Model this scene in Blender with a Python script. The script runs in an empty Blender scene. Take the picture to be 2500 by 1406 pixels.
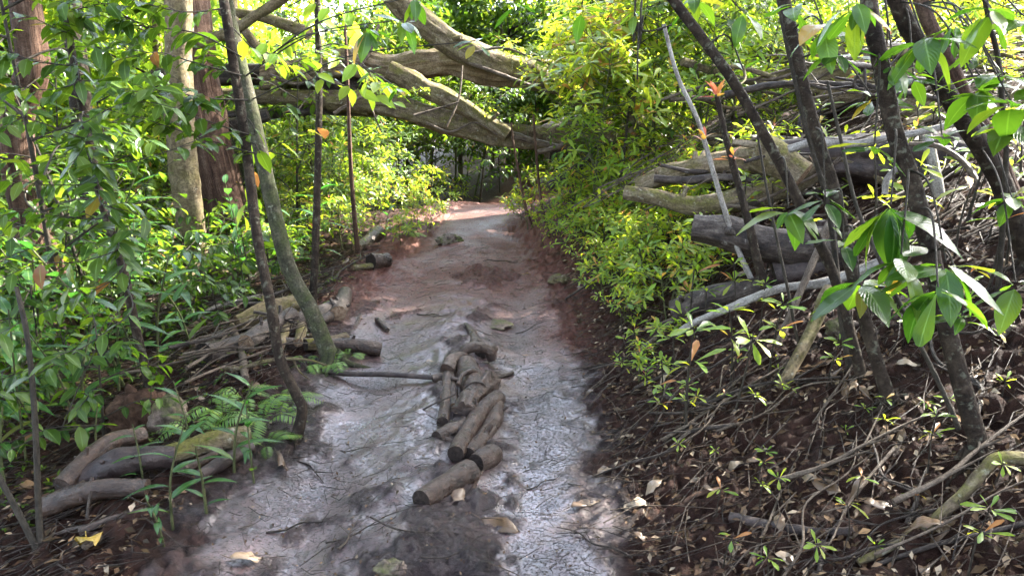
import bpy, math, random
import numpy as np
from mathutils import Vector, Matrix, Euler

rng = np.random.default_rng(7)
random.seed(7)
SC = bpy.context.scene
COL = SC.collection
PI = math.pi

# ------------------------------------------------------------------ camera
F = 1875.0                       # focal length in pixels of the 2500 px wide photograph
CAM = np.array([0.0, 0.0, 1.5])
PITCH = math.radians(15.0)
cf = np.array([0, math.cos(PITCH), -math.sin(PITCH)])
cu = np.array([0, math.sin(PITCH), math.cos(PITCH)])
cr = np.array([1.0, 0, 0])

def rdir(px, py):
    return cf + cr * (px - 1250) / F + cu * (703 - py) / F

def at(px, py, d):
    return CAM + rdir(px, py) * d

def topix(p):
    v = np.asarray(p, float) - CAM
    d = max(v @ cf, 1e-3)
    return 1250 + F * (v @ cr) / d, 703 - F * (v @ cu) / d, d

# ------------------------------------------------------------------ noise
def _h(ix, iy, iz, seed):
    h = (ix * 374761393 + iy * 668265263 + iz * 2147483647 + seed * 974711) & 0xffffffff
    h = ((h ^ (h >> 13)) * 1274126177) & 0xffffffff
    h = ((h ^ (h >> 16)) * 2246822519) & 0xffffffff
    return ((h ^ (h >> 15)) & 0xffff) / 65535.0

def vnoise(x, y, z=0.0, seed=0):
    x, y, z = np.broadcast_arrays(np.asarray(x, float), np.asarray(y, float), np.asarray(z, float))
    fx, fy, fz = np.floor(x), np.floor(y), np.floor(z)
    ix, iy, iz = fx.astype(np.int64), fy.astype(np.int64), fz.astype(np.int64)
    u, v, w = x - fx, y - fy, z - fz
    u, v, w = u*u*(3-2*u), v*v*(3-2*v), w*w*(3-2*w)
    r = 0
    for a in (0, 1):
        for b in (0, 1):
            for c in (0, 1):
                k = (u if a else 1-u) * (v if b else 1-v) * (w if c else 1-w)
                r = r + k * _h(ix+a, iy+b, iz+c, seed)
    return r * 2 - 1

def sstep(a, b, x):
    t = np.clip((x - a) / (b - a), 0, 1)
    return t * t * (3 - 2 * t)

# ------------------------------------------------------------------ terrain
def xc(y):
    return -0.37 + 0.10 * np.maximum(0, y - 8.0) ** 1.35 * (y < 60)

def H(x, y):
    x = np.asarray(x, float); y = np.asarray(y, float)
    yy = np.minimum(y, 14.0)
    u = x - xc(yy)
    nar = .32 * sstep(5.0, 8.0, y)
    t = u - 0.72 + nar - 0.06 * vnoise(y * 1.3, 3.1, 0, 5)
    s = np.sqrt(np.maximum(t, 0) ** 2 + 0.03) - 0.173
    s = np.where(t > 0, s, 0)
    s5 = np.minimum(s, 5.5)
    bank = 0.58 * s5 - 0.032 * s5 ** 2 + 0.18 * np.maximum(0, np.minimum(s, 16) - 5.5)
    tl = -u - 0.74 + nar - 0.07 * vnoise(y * 1.1, 9.7, 0, 6)
    tl = np.maximum(tl, 0)
    left = 0.05 * np.exp(-((tl - .25) / .22) ** 2) * (tl > 0) - 0.10 * np.minimum(tl, 5)
    crest = 0.06 * sstep(5.5, 8.2, y) - 0.50 * sstep(8.7, 13, y)
    far = 1 - sstep(7, 9, y)
    rut = -0.035 * (np.exp(-((u + .38) / .17) ** 2) + np.exp(-((u - .40) / .17) ** 2)) * far
    hump = 0.025 * np.exp(-((u - .05) / .16) ** 2) * sstep(1.8, 2.6, y) * (1 - sstep(4.6, 5.4, y))
    big = 0.05 * vnoise(x * .7, y * .7, 0, 1) * sstep(.6, 1.6, np.abs(u)) + 0.015 * vnoise(x * 1.9, y * 1.9, 0, 2)
    pit = .025 * np.exp(-(((x + .36) / .13) ** 2 + ((y - 2.28) / .10) ** 2)) - 0.11 * np.exp(-(((x + .20) / .09) ** 2 + ((y - 2.06) / .075) ** 2))
    return bank + left + crest + rut + hump + big + pit

def trailw(x, y):
    u = x - xc(np.minimum(y, 14.0))
    e = 0.09 * vnoise(np.asarray(x) * 5, np.asarray(y) * 5, 0, 11) + .09 * vnoise(np.asarray(x) * 15, np.asarray(y) * 13, 0, 12)
    return (1 - sstep(.58, .86, np.abs(u + .02) + e + .32 * sstep(5.0, 8.0, np.asarray(y, float)))) * (1 - sstep(11, 13, y))

def churn(x, y):
    """1 = trampled clods, 0 = smooth wet film of the two tracks"""
    x = np.asarray(x, float); y = np.asarray(y, float)
    u = x - xc(np.minimum(y, 14.)) - .10 * vnoise(y * 1.7, x * 1.2, 0, 8) - .05 * vnoise(y * 5, x * 4, 0, 9)
    c = .75 * vnoise(x * 3.2, y * 2.0, 0, 31) + .4 * vnoise(x * 9, y * 7, 0, 21) + .3 * vnoise(x * 22, y * 18, 0, 22)
    c = c + .85 * np.exp(-((u - .10) / .14) ** 2) * (1 - sstep(6, 7.5, y)) + 1.3 * sstep(.55, .80, np.abs(u)) + .5 * np.exp(-((y - 2.15) / .25) ** 2) * np.exp(-((u - .1) / .35) ** 2) - .62
    return np.maximum(sstep(-.12, .35, c), 1 - trailw(x, y))

def Hd(x, y):
    """terrain with the churned mud on top"""
    x = np.asarray(x, float); y = np.asarray(y, float)
    tw = trailw(x, y)
    n1 = vnoise(x * 9, y * 7, 0, 21); n2 = vnoise(x * 22, y * 18, 0, 22); n3 = vnoise(x * 48, y * 40, 0, 23)
    patch = churn(x, y)
    clod = .5 * np.abs(n1) + .4 * np.abs(n2) + .35 * n3
    trail = (.004 * n1 + .0006 * n2) + patch * (.030 * clod - .003)
    off = .014 * np.abs(n1) + .022 * n2 + .016 * n3
    near = 1 - sstep(9, 14, y); u = x - xc(np.minimum(y, 14.))
    trail = trail + np.maximum(0, .006 + .024 * n1 + .012 * n2) * np.exp(-((u - .08) / .20) ** 2) * sstep(2.1, 2.5, y) * (1 - sstep(5, 6, y))
    return H(x, y) + near * (tw * trail + (1 - tw) * off)

_ts = np.concatenate([np.linspace(1.2, 14, 2600), np.linspace(14, 40, 800)])
def gd(px, py):
    d = rdir(px, py)
    P = CAM[None] + d[None] * _ts[:, None]
    below = P[:, 2] < H(P[:, 0], P[:, 1])
    i = int(np.argmax(below)) if below.any() else len(_ts) - 1
    return float(_ts[i])

def gpt(px, py):
    p = at(px, py, gd(px, py)); p[2] = float(H(p[0], p[1])); return p

# ------------------------------------------------------------------ mesh builder
class G:
    def __init__(s):
        s.V = []; s.Q = []; s.T = []; s.n = 0; s.tint = []; s.tuv = []; s.mq = []; s.mt = []
    def add(s, V, Q=None, T=None, tint=0.5, tuv=None, mat=0):
        V = np.asarray(V, float); k = len(V)
        s.V.append(V)
        if Q is not None and len(Q): s.Q.append(np.asarray(Q, np.int64) + s.n); s.mq.append(np.full(len(Q), mat))
        if T is not None and len(T): s.T.append(np.asarray(T, np.int64) + s.n); s.mt.append(np.full(len(T), mat))
        s.tint.append(np.broadcast_to(np.asarray(tint, float), (k,)))
        s.tuv.append(np.asarray(tuv, float) if tuv is not None else V)
        s.n += k
        return s
    def mesh(s, name, mats, origin=(0, 0, 0)):
        V = np.concatenate(s.V) - np.asarray(origin, float)
        Q = np.concatenate(s.Q) if s.Q else np.zeros((0, 4), np.int64)
        T = np.concatenate(s.T) if s.T else np.zeros((0, 3), np.int64)
        me = bpy.data.meshes.new(name)
        me.vertices.add(len(V)); me.vertices.foreach_set('co', V.astype(np.float32).ravel())
        loops = np.concatenate([Q.ravel(), T.ravel()]).astype(np.int32)
        me.loops.add(len(loops)); me.loops.foreach_set('vertex_index', loops)
        starts = np.concatenate([np.arange(len(Q)) * 4, len(Q) * 4 + np.arange(len(T)) * 3]).astype(np.int32)
        me.polygons.add(len(starts)); me.polygons.foreach_set('loop_start', starts)
        if not isinstance(mats, (list, tuple)): mats = [mats]
        for m in mats: me.materials.append(m)
        mi = np.concatenate((s.mq + s.mt) or [np.zeros(0)]).astype(np.int32)
        me.polygons.foreach_set('material_index', mi)
        me.polygons.foreach_set('use_smooth', np.ones(len(starts), bool))
        a = me.attributes.new('tint', 'FLOAT', 'POINT'); a.data.foreach_set('value', np.concatenate(s.tint).astype(np.float32))
        a = me.attributes.new('tuv', 'FLOAT_VECTOR', 'POINT'); a.data.foreach_set('vector', np.concatenate(s.tuv).astype(np.float32).ravel())
        me.update(); me.validate()
        return me
    def obj(s, name, mats, parent=None, origin=(0, 0, 0)):
        o = bpy.data.objects.new(name, s.mesh(name, mats, origin)); COL.objects.link(o)
        if parent is not None: o.parent = parent
        return o

def spline(P, n):
    P = np.asarray(P, float)
    if len(P) == 2:
        t = np.linspace(0, 1, n)[:, None]; return P[0] * (1 - t) + P[1] * t
    Q = np.vstack([2 * P[0] - P[1], P, 2 * P[-1] - P[-2]])
    seg = np.linalg.norm(np.diff(P, axis=0), axis=1); cum = np.concatenate([[0], np.cumsum(seg)])
    s = np.linspace(0, cum[-1], n); out = []
    for v in s:
        i = min(int(np.searchsorted(cum, v, side='right')) - 1, len(P) - 2)
        t = (v - cum[i]) / max(seg[i], 1e-9)
        a, b, c, d = Q[i], Q[i+1], Q[i+2], Q[i+3]
        out.append(.5 * (2*b + (c-a)*t + (2*a-5*b+4*c-d)*t*t + (3*b-a-3*c+d)*t**3))
    return np.array(out)

def tube(g, P, R, sides=10, seed=0, amp=.06, ridge=0., caps=True, mat=0, capmat=None, tint=.5, step=None, knots=0, capg=None):
    """organic tube along points P with radii R (interpolated); returns the resampled axis"""
    P = np.asarray(P, float); L = np.linalg.norm(np.diff(P, axis=0), axis=1).sum()
    R = np.atleast_1d(np.asarray(R, float)); rm = max(R.mean(), 1e-4)
    n = int(np.clip(L / (step or rm * (.35 if sides >= 16 else .8)), 3, 220)) + 1
    A = spline(P, n); tt = np.linspace(0, 1, n)
    r = np.interp(tt, np.linspace(0, 1, len(R)), R) if len(R) > 1 else np.full(n, R[0])
    if knots:
        rk = np.random.default_rng(seed + 5)
        for _ in range(knots):
            c = rk.uniform(.05, .95); r = r * (1 + rk.uniform(.04, .13) * np.exp(-((tt - c) * L / (rm * 1.3)) ** 2))
    Tn = np.gradient(A, axis=0); Tn /= np.maximum(np.linalg.norm(Tn, axis=1, keepdims=True), 1e-9)
    ref = np.array([0, 0, 1.]) if abs(Tn[0, 2]) < .9 else np.array([1., 0, 0])
    N = np.zeros_like(A); x = np.cross(Tn[0], ref); N[0] = x / np.linalg.norm(x)
    for i in range(1, n):
        x = N[i-1] - Tn[i] * (N[i-1] @ Tn[i]); N[i] = x / max(np.linalg.norm(x), 1e-9)
    B = np.cross(Tn, N)
    th = np.arange(sides) * 2 * PI / sides
    ct, st = np.cos(th), np.sin(th)
    S = tt * L
    so = seed * 3.17
    nz = vnoise(ct[None] * 1.3 + so, st[None] * 1.3, S[:, None] / (rm * 2.5), seed) * amp
    nz = nz + vnoise(ct[None] * 2.9 + so, st[None] * 2.9, S[:, None] / (rm * .9), seed + 1) * amp * .5
    if sides >= 16: nz = nz + vnoise(ct[None] * 6.5 + so, st[None] * 6.5, S[:, None] / (rm * .4), seed + 4) * amp * .3
    if ridge:
        nz = nz + ridge * (np.abs(vnoise(ct[None] * 2.6 + so, st[None] * 2.6, S[:, None] / (rm * 9), seed + 2)) - .35)
        nz = nz + ridge * .7 * (np.abs(vnoise(ct[None] * 6 + so, st[None] * 6, S[:, None] / (rm * 6), seed + 3)) - .3)
    rr = r[:, None] * (1 + nz)
    V = A[:, None] + (N[:, None] * ct[None, :, None] + B[:, None] * st[None, :, None]) * rr[..., None]
    tuv = np.stack([np.broadcast_to(ct[None] * rm, (n, sides)), np.broadcast_to(st[None] * rm, (n, sides)), np.broadcast_to(S[:, None], (n, sides))], -1)
    tuv = tuv + np.array([seed * 1.37 % 7, seed * 2.11 % 5, seed * .71 % 9])
    i0 = (np.arange(n - 1)[:, None] * sides + np.arange(sides)[None]); i1 = (np.arange(n - 1)[:, None] * sides + (np.arange(sides)[None] + 1) % sides)
    Q = np.stack([i0, i1, i1 + sides, i0 + sides], -1).reshape(-1, 4)
    g.add(V.reshape(-1, 3), Q, tint=tint, tuv=tuv.reshape(-1, 3), mat=mat)
    if caps:
        rc = np.random.default_rng(seed + 77)
        for e, sg in ((0, -1), (n - 1, 1)):
            if np.linalg.norm(r[e]) < 2e-4: continue
            tg = g
            if capg is not None: tg = G(); capg.append(tg)
            c = A[e] + Tn[e] * sg * r[e] * .06
            ring = V[e]; mid = c[None] * .5 + ring * .5 + Tn[e] * sg * (rc.uniform(-.06, .08, (sides, 1)) * r[e])
            k = np.arange(sides); k2 = (k + 1) % sides
            T = np.stack([np.full(sides, 2 * sides), sides + k, sides + k2], -1); Qc = np.stack([k, k2, sides + k2, sides + k], -1)
            if sg < 0: T = T[:, ::-1]; Qc = Qc[:, ::-1]
            local = np.vstack([np.stack([ct, st, 0 * ct], -1) * rm, np.stack([ct, st, 0 * ct], -1) * rm * .5, [[0, 0, 0]]]) + seed
            tg.add(np.vstack([ring, mid, c[None]]), Qc, T, tint=tint, tuv=local, mat=(0 if capg is not None else (capmat if capmat is not None else mat)))
    return A, r

# ------------------------------------------------------------------ leaves
def leaf_template(W, nl=4, kind='ellip', droop=.25, fold=.18, wave=0.):
    s = np.linspace(0, 1, nl + 1)
    if kind == 'ellip': w = np.sin(PI * s ** .9) ** .85
    elif kind == 'obov': w = (s ** 1.15) * np.sqrt(np.maximum(1 - s ** 4, 0)) * 1.12
    elif kind == 'lance': w = np.sin(PI * s ** .7) ** 1.0
    else: w = np.sin(PI * s)
    w = np.maximum(w, .03) * W / 2
    if kind == 'obov': w[-1] = W * .1
    x = s * (1 - .12 * droop); z = -droop * s ** 2 * .9
    V = []; a = []
    for i in range(nl + 1):
        zz = fold * w[i] + wave * math.sin(i * 2.1) * W
        V += [(x[i], w[i], z[i] + zz), (x[i], 0, z[i]), (x[i], -w[i], z[i] + fold * w[i] - wave * math.sin(i * 1.7) * W)]
        a += [1, 0, 1]
    Q = []
    for i in range(nl):
        b = i * 3
        Q += [(b, b + 1, b + 4, b + 3), (b + 1, b + 2, b + 5, b + 4)]
    U = np.array([(s[i // 3], a[i] * (1 if i % 3 == 0 else -1), 0) for i in range(len(V))])
    return np.array(V), np.array(Q), U

def put_leaves(g, tpl, P, D, N, S, tint, mat=0):
    """many leaves of one template: base P, axis D, up N, length S"""
    V, Q, U = tpl
    P = np.asarray(P, float).reshape(-1, 3); m = len(P)
    if not m: return
    D = np.asarray(D, float).reshape(-1, 3); D = D / np.maximum(np.linalg.norm(D, axis=1, keepdims=True), 1e-9)
    N = np.broadcast_to(np.asarray(N, float), (m, 3))
    Y = np.cross(N, D); ln = np.linalg.norm(Y, axis=1, keepdims=True); Y = np.where(ln < 1e-3, np.array([1., 0, 0]), Y / np.maximum(ln, 1e-9))
    Z = np.cross(D, Y)
    S = np.broadcast_to(np.asarray(S, float), (m,))[:, None, None]
    W = P[:, None] + S * (V[None, :, 0:1] * D[:, None] + V[None, :, 1:2] * Y[:, None] + V[None, :, 2:3] * Z[:, None])
    QQ = (Q[None] + (np.arange(m) * len(V))[:, None, None]).reshape(-1, 4)
    tint = np.broadcast_to(np.asarray(tint, float), (m,))
    tu = np.broadcast_to(U[None], (m,) + U.shape).copy(); tu[..., 2] = tint[:, None] * 50
    g.add(W.reshape(-1, 3), QQ, tint=np.repeat(tint, len(V)), tuv=tu.reshape(-1, 3), mat=mat)

def unit(v):
    v = np.asarray(v, float); return v / max(np.linalg.norm(v), 1e-9)

# ------------------------------------------------------------------ objects
def thing(name, label, cat, loc=(0, 0, 0), group=None):
    o = bpy.data.objects.new(name, None); COL.objects.link(o); o.empty_display_size = .1
    o.location = tuple(float(v) for v in loc)
    o['label'] = label; o['category'] = cat
    if group: o['group'] = group
    return o

def tag(o, label, cat, group=None):
    o['label'] = label; o['category'] = cat
    if group: o['group'] = group
    return o

def copy_tree(o, parent=None):
    c = o.copy(); COL.objects.link(c)
    if parent is not None: c.parent = parent
    for ch in o.children:
        if ch is not c: copy_tree(ch, c)
    return c
# ------------------------------------------------------------------ materials
class NT:
    def __init__(s, name):
        s.m = bpy.data.materials.new(name); s.m.use_nodes = True
        s.t = s.m.node_tree; s.n = s.t.nodes; s.n.clear()
        s.out = s.n.new('ShaderNodeOutputMaterial')
    def new(s, k, **kw):
        x = s.n.new(k)
        for a, v in kw.items(): setattr(x, a, v)
        return x
    def lk(s, a, b): s.t.links.new(a, b)
    def attr(s, name): return s.new('ShaderNodeAttribute', attribute_name=name)
    def noise(s, vec, scale, detail=4, rough=.6, dist=0.):
        x = s.new('ShaderNodeTexNoise'); x.inputs['Scale'].default_value = scale; x.inputs['Detail'].default_value = detail
        x.inputs['Roughness'].default_value = rough; x.inputs['Distortion'].default_value = dist
        s.lk(vec, x.inputs['Vector']); return x.outputs['Fac']
    def ramp(s, fac, stops, interp='LINEAR'):
        x = s.new('ShaderNodeValToRGB'); e = x.color_ramp; e.interpolation = interp
        while len(e.elements) < len(stops): e.elements.new(.5)
        for k, (p, c) in enumerate(stops):
            e.elements[k].position = p; e.elements[k].color = (c, c, c, 1) if not hasattr(c, '__len__') else tuple(c) + (1,)
        s.lk(fac, x.inputs['Fac']); return x.outputs['Color']
    def mix(s, fac, a, b, mode='MIX'):
        x = s.new('ShaderNodeMix', data_type='RGBA', blend_type=mode)
        for sock, v in ((x.inputs[0], fac), (x.inputs[6], a), (x.inputs[7], b)):
            if hasattr(v, 'is_linked'): s.lk(v, sock)
            elif hasattr(v, '__len__'): sock.default_value = tuple(v) + (1,)
            else: sock.default_value = v
        return x.outputs[2]
    def math(s, op, a, b=0.):
        x = s.new('ShaderNodeMath', operation=op)
        for sock, v in ((x.inputs[0], a), (x.inputs[1], b)):
            if hasattr(v, 'is_linked'): s.lk(v, sock)
            else: sock.default_value = v
        return x.outputs[0]
    def bump(s, h, strength, dist, prev=None):
        x = s.new('ShaderNodeBump'); x.inputs['Strength'].default_value = strength; x.inputs['Distance'].default_value = dist
        s.lk(h, x.inputs['Height'])
        if prev is not None: s.lk(prev, x.inputs['Normal'])
        return x.outputs['Normal']
    def pbsdf(s, col, rough, normal=None, spec=.5):
        p = s.new('ShaderNodeBsdfPrincipled')
        for nm, v in (('Base Color', col), ('Roughness', rough), ('Specular IOR Level', spec)):
            if hasattr(v, 'is_linked'): s.lk(v, p.inputs[nm])
            elif hasattr(v, '__len__'): p.inputs[nm].default_value = tuple(v) + (1,)
            else: p.inputs[nm].default_value = v
        if normal is not None: s.lk(normal, p.inputs['Normal'])
        return p
    def done(s, sh):
        s.lk(sh, s.out.inputs['Surface']); return s.m

def mat_leaf(name, cols, trans, rough=.32, tfac=.42, spec=.5, rib=(.16, .26, .06)):
    k = NT(name); t = k.attr('tint'); uv = k.attr('tuv')
    geo = k.new('ShaderNodeTexCoord')
    oi = k.new('ShaderNodeObjectInfo')
    tv = k.math('ADD', t.outputs['Fac'], k.math('MULTIPLY', k.math('SUBTRACT', oi.outputs['Random'], .5), .10))
    base = k.ramp(tv, cols); tr = k.ramp(tv, trans)
    sp = k.new('ShaderNodeSeparateXYZ'); k.lk(uv.outputs['Vector'], sp.inputs[0])
    ac = k.math('ABSOLUTE', sp.outputs['Y'])
    ribf = k.ramp(ac, [(0, .75), (.10, .0)])
    n = k.noise(geo.outputs['Object'], 22, 3)
    base = k.mix(k.ramp(n, [(.35, .0), (.7, .45)]), base, k.mix(.5, base, (.02, .035, .008)))
    base = k.mix(ribf, base, rib)
    wv = k.new('ShaderNodeTexWave', wave_type='BANDS', bands_direction='X'); wv.inputs['Scale'].default_value = 3.2; wv.inputs['Distortion'].default_value = .6
    cmb = k.new('ShaderNodeCombineXYZ'); k.lk(k.math('ADD', sp.outputs['X'], k.math('MULTIPLY', ac, -.35)), cmb.inputs['X']); k.lk(sp.outputs['Z'], cmb.inputs['Z'])
    k.lk(cmb.outputs[0], wv.inputs['Vector'])
    nb = k.bump(wv.outputs['Fac'], .25, .004)
    p = k.pbsdf(base, rough, nb, spec)
    ts = k.new('ShaderNodeBsdfTranslucent'); k.lk(tr, ts.inputs['Color'])
    mx = k.new('ShaderNodeMixShader'); mx.inputs[0].default_value = tfac
    k.lk(p.outputs[0], mx.inputs[1]); k.lk(ts.outputs[0], mx.inputs[2])
    return k.done(mx.outputs[0])

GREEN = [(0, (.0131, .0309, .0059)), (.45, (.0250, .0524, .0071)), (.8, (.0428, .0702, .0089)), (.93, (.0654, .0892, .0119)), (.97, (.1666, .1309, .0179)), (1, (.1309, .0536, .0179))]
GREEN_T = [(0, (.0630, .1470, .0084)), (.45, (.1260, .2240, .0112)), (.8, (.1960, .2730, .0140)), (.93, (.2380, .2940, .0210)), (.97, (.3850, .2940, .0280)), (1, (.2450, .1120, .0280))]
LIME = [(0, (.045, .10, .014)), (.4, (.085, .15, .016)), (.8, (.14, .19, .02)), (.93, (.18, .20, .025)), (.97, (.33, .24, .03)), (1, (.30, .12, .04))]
LIME_T = [(0, (.22, .42, .02)), (.4, (.38, .55, .025)), (.8, (.54, .60, .03)), (.93, (.56, .53, .035)), (.97, (.62, .44, .05)), (1, (.5, .2, .05))]
M = {}
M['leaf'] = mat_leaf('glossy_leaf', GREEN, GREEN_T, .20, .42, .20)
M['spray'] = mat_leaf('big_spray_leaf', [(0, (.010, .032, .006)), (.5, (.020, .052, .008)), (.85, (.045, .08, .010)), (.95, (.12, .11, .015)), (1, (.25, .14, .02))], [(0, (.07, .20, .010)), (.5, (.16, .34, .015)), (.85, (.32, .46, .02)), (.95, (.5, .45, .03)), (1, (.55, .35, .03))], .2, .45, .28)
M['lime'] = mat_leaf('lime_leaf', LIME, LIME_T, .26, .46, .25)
M['dark'] = mat_leaf('canopy_leaf', [(0, (.0120, .0338, .0090)), (.6, (.0225, .0562, .0105)), (1, (.0525, .0825, .0150))], [(0, (.0300, .0975, .0090)), (.6, (.0600, .1650, .0150)), (1, (.1500, .2250, .0225))], .35, .35)
M['ginger'] = mat_leaf('ginger_leaf', [(0, (.0160, .0542, .0140)), (.7, (.0319, .0829, .0179)), (.94, (.0574, .1020, .0160)), (1, (.1913, .1403, .0127))], [(0, (.0446, .1913, .0191)), (.7, (.0892, .2550, .0255)), (.94, (.1594, .2677, .0191)), (1, (.3187, .2550, .0191))], .22, .40)
M['fern'] = mat_leaf('fern_leaf', [(0, (.04, .10, .02)), (.7, (.08, .16, .02)), (1, (.17, .20, .02))], [(0, (.14, .34, .03)), (.7, (.3, .46, .03)), (1, (.5, .5, .04))], .4, .45)
M['red'] = mat_leaf('red_new_leaf', [(0, (.22, .05, .05)), (.5, (.30, .09, .05)), (1, (.36, .16, .03))], [(0, (.5, .10, .09)), (.5, (.62, .2, .08)), (1, (.65, .36, .05))], .3, .45, rib=(.4, .1, .1))
M['dead'] = mat_leaf('dead_leaf', [(0, (.020, .009, .005)), (.45, (.050, .025, .013)), (.78, (.10, .058, .033)), (.95, (.28, .215, .15)), (1, (.30, .13, .03))], [(0, (.06, .03, .015)), (.6, (.15, .09, .05)), (1, (.3, .16, .05))], .30, .10, .35, rib=(.10, .06, .03))
M['litter'] = mat_leaf('litter_leaf', [(0, (.020, .009, .005)), (.45, (.050, .025, .013)), (.78, (.10, .058, .033)), (.95, (.28, .215, .15)), (1, (.30, .13, .03))], [(0, (.06, .03, .015)), (.6, (.15, .09, .05)), (1, (.3, .16, .05))], .45, .10, .10, rib=(.10, .06, .03))
M['deadyellow'] = mat_leaf('yellow_dead_leaf', [(0, (.26, .16, .02)), (.6, (.34, .22, .025)), (1, (.20, .10, .02))], [(0, (.3, .2, .03)), (1, (.3, .2, .03))], .35, .2, .5, rib=(.42, .32, .08))

def mat_bark(name, stops, scale=9, stretch=.16, lichen=None, lamt=.55, bump=.8, rough=.75, moss=None, bd=.012, wet=0., spec=.09):
    k = NT(name); uv = k.attr('tuv'); mp = k.new('ShaderNodeMapping'); k.lk(uv.outputs['Vector'], mp.inputs['Vector'])
    mp.inputs['Scale'].default_value = (1, 1, stretch)
    n1 = k.noise(mp.outputs[0], scale * 2.2, 8, .68, .3); n2 = k.noise(uv.outputs['Vector'], scale * 1.2, 5, .6)
    f = k.math('ADD', k.math('MULTIPLY', n1, .7), k.math('MULTIPLY', n2, .3))
    f = k.math('ADD', k.math('MULTIPLY', k.math('SUBTRACT', f, .5), 1.9), .5)
    col = k.ramp(f, stops)
    if lichen is not None:
        n3 = k.noise(uv.outputs['Vector'], scale * 2.6, 6, .62, .4)
        col = k.mix(k.ramp(n3, [(lamt, 0.), (lamt + .07, .85)]), col, lichen)
    if moss is not None:
        n4 = k.noise(uv.outputs['Vector'], scale * .9, 6, .7)
        gn = k.new('ShaderNodeNewGeometry'); sn = k.new('ShaderNodeSeparateXYZ'); k.lk(gn.outputs['Normal'], sn.inputs[0])
        mf = k.math('MULTIPLY', k.ramp(n4, [(.42, 0.), (.6, 1.)]), k.ramp(sn.outputs['Z'], [(0, .35), (.5, 1.)]))
        col = k.mix(mf, col, moss)
    n5 = k.noise(uv.outputs['Vector'], scale * 7, 5, .7)
    col = k.mix(k.ramp(n5, [(.42, .55), (.56, 0.)]), col, k.mix(.75, col, (.004, .003, .0025)))
    nb = k.bump(n1, bump, bd * 2)
    nb = k.bump(k.noise(uv.outputs['Vector'], scale * 9, 3), .35, bd * .35, nb)
    r = k.ramp(n2, [(.3, rough - wet), (.7, min(1, rough + .1))])
    return k.done(k.pbsdf(col, r, nb, spec).outputs[0])

M['bark_dark'] = mat_bark('dark_bark', [(.2, (.0056, .0035, .0024)), (.5, (.0189, .0126, .0084)), (.8, (.0455, .0336, .0231))], 16, .6, lichen=(.0735, .0700, .0490), lamt=.57)
M['bark_green'] = mat_bark('mossy_bark', [(.25, (.015, .014, .009)), (.55, (.042, .038, .024)), (.8, (.085, .078, .052))], 14, .5, lichen=(.15, .15, .11), lamt=.60, moss=(.035, .042, .014))
M['bark_pale'] = mat_bark('pale_bark', [(.2, (.0495, .0338, .0189)), (.5, (.1125, .0855, .0518)), (.8, (.1710, .1395, .0900))], 8, .5, lichen=(.2025, .1890, .1485), lamt=.60, moss=(.0585, .0540, .0135))
M['bark_red'] = mat_bark('red_fibrous_bark', [(.25, (.0185, .0088, .0058)), (.5, (.0634, .0341, .0219)), (.78, (.1268, .0829, .0585))], 13, .06, bump=1., bd=.03)
M['wood_pale'] = mat_bark('weathered_wood', [(.2, (.0434, .0279, .0174)), (.45, (.1426, .1023, .0651)), (.75, (.2728, .2232, .1612))], 9, .07, bump=1., bd=.025, moss=(.0992, .0806, .0310))
M['log_bark'] = mat_bark('log_bark', [(.2, (.0279, .0186, .0124)), (.5, (.1054, .0775, .0496)), (.8, (.2046, .1674, .1178))], 10, .35, lichen=(.2480, .2294, .1798), lamt=.60, moss=(.0868, .0806, .0186), bd=.018)
M['log_wet'] = mat_bark('wet_log_bark', [(.25, (.0090, .0067, .0060)), (.5, (.0338, .0240, .0195)), (.78, (.0975, .0788, .0638))], 12, .4, lichen=(.2100, .1950, .1725), lamt=.64, rough=.45, wet=.12, spec=.14)
M['log_mud'] = mat_bark('muddy_log', [(.2, (.008, .0045, .003)), (.5, (.030, .016, .010)), (.85, (.075, .044, .028))], 13, .6, lichen=(.065, .040, .029), lamt=.56, rough=.36, wet=.14, bump=.9, spec=.28)
M['log_soaked'] = mat_bark('soaked_log', [(.25, (.0135, .0083, .0075)), (.5, (.0300, .0195, .0165)), (.8, (.0638, .0450, .0375))], 11, .6, lichen=(.0900, .0713, .0675), lamt=.62, rough=.42, wet=.1, bump=.6, spec=.2)
M['stick'] = mat_bark('dry_stick', [(.25, (.0315, .0221, .0158)), (.5, (.0788, .0577, .0420)), (.8, (.1470, .1181, .0892))], 22, .3, rough=.5, wet=.1)
M['twig'] = mat_bark('fine_twig', [(.25, (.025, .017, .012)), (.5, (.06, .043, .031)), (.8, (.13, .10, .075))], 22, .3, rough=.5, wet=.1)
M['stick_dark'] = mat_bark('wet_stick', [(.25, (.0120, .0090, .0075)), (.5, (.0338, .0255, .0210)), (.8, (.0750, .0600, .0495))], 22, .3, rough=.36, wet=.1)
M['stick_silver'] = mat_bark('silver_stick', [(.25, (.0840, .0700, .0595)), (.5, (.1890, .1680, .1470)), (.8, (.2940, .2730, .2450))], 16, .2, rough=.45, wet=.08)
M['stem'] = mat_bark('green_stem', [(.2, (.03, .035, .012)), (.6, (.07, .075, .03)), (.9, (.14, .13, .06))], 25, .3, rough=.5)
M['stem_dark'] = mat_bark('thin_dark_stem', [(.2, (.012, .010, .008)), (.6, (.035, .028, .02)), (.9, (.08, .065, .05))], 25, .3, rough=.5)
M['cut'] = mat_bark('sawn_wood', [(.25, (.08, .045, .025)), (.5, (.19, .12, .075)), (.8, (.32, .23, .15))], 30, 1., rough=.6)
M['cut_dark'] = mat_bark('muddy_cut_wood', [(.25, (.008, .006, .005)), (.5, (.022, .015, .012)), (.8, (.05, .035, .028))], 25, 1., rough=.5)
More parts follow.
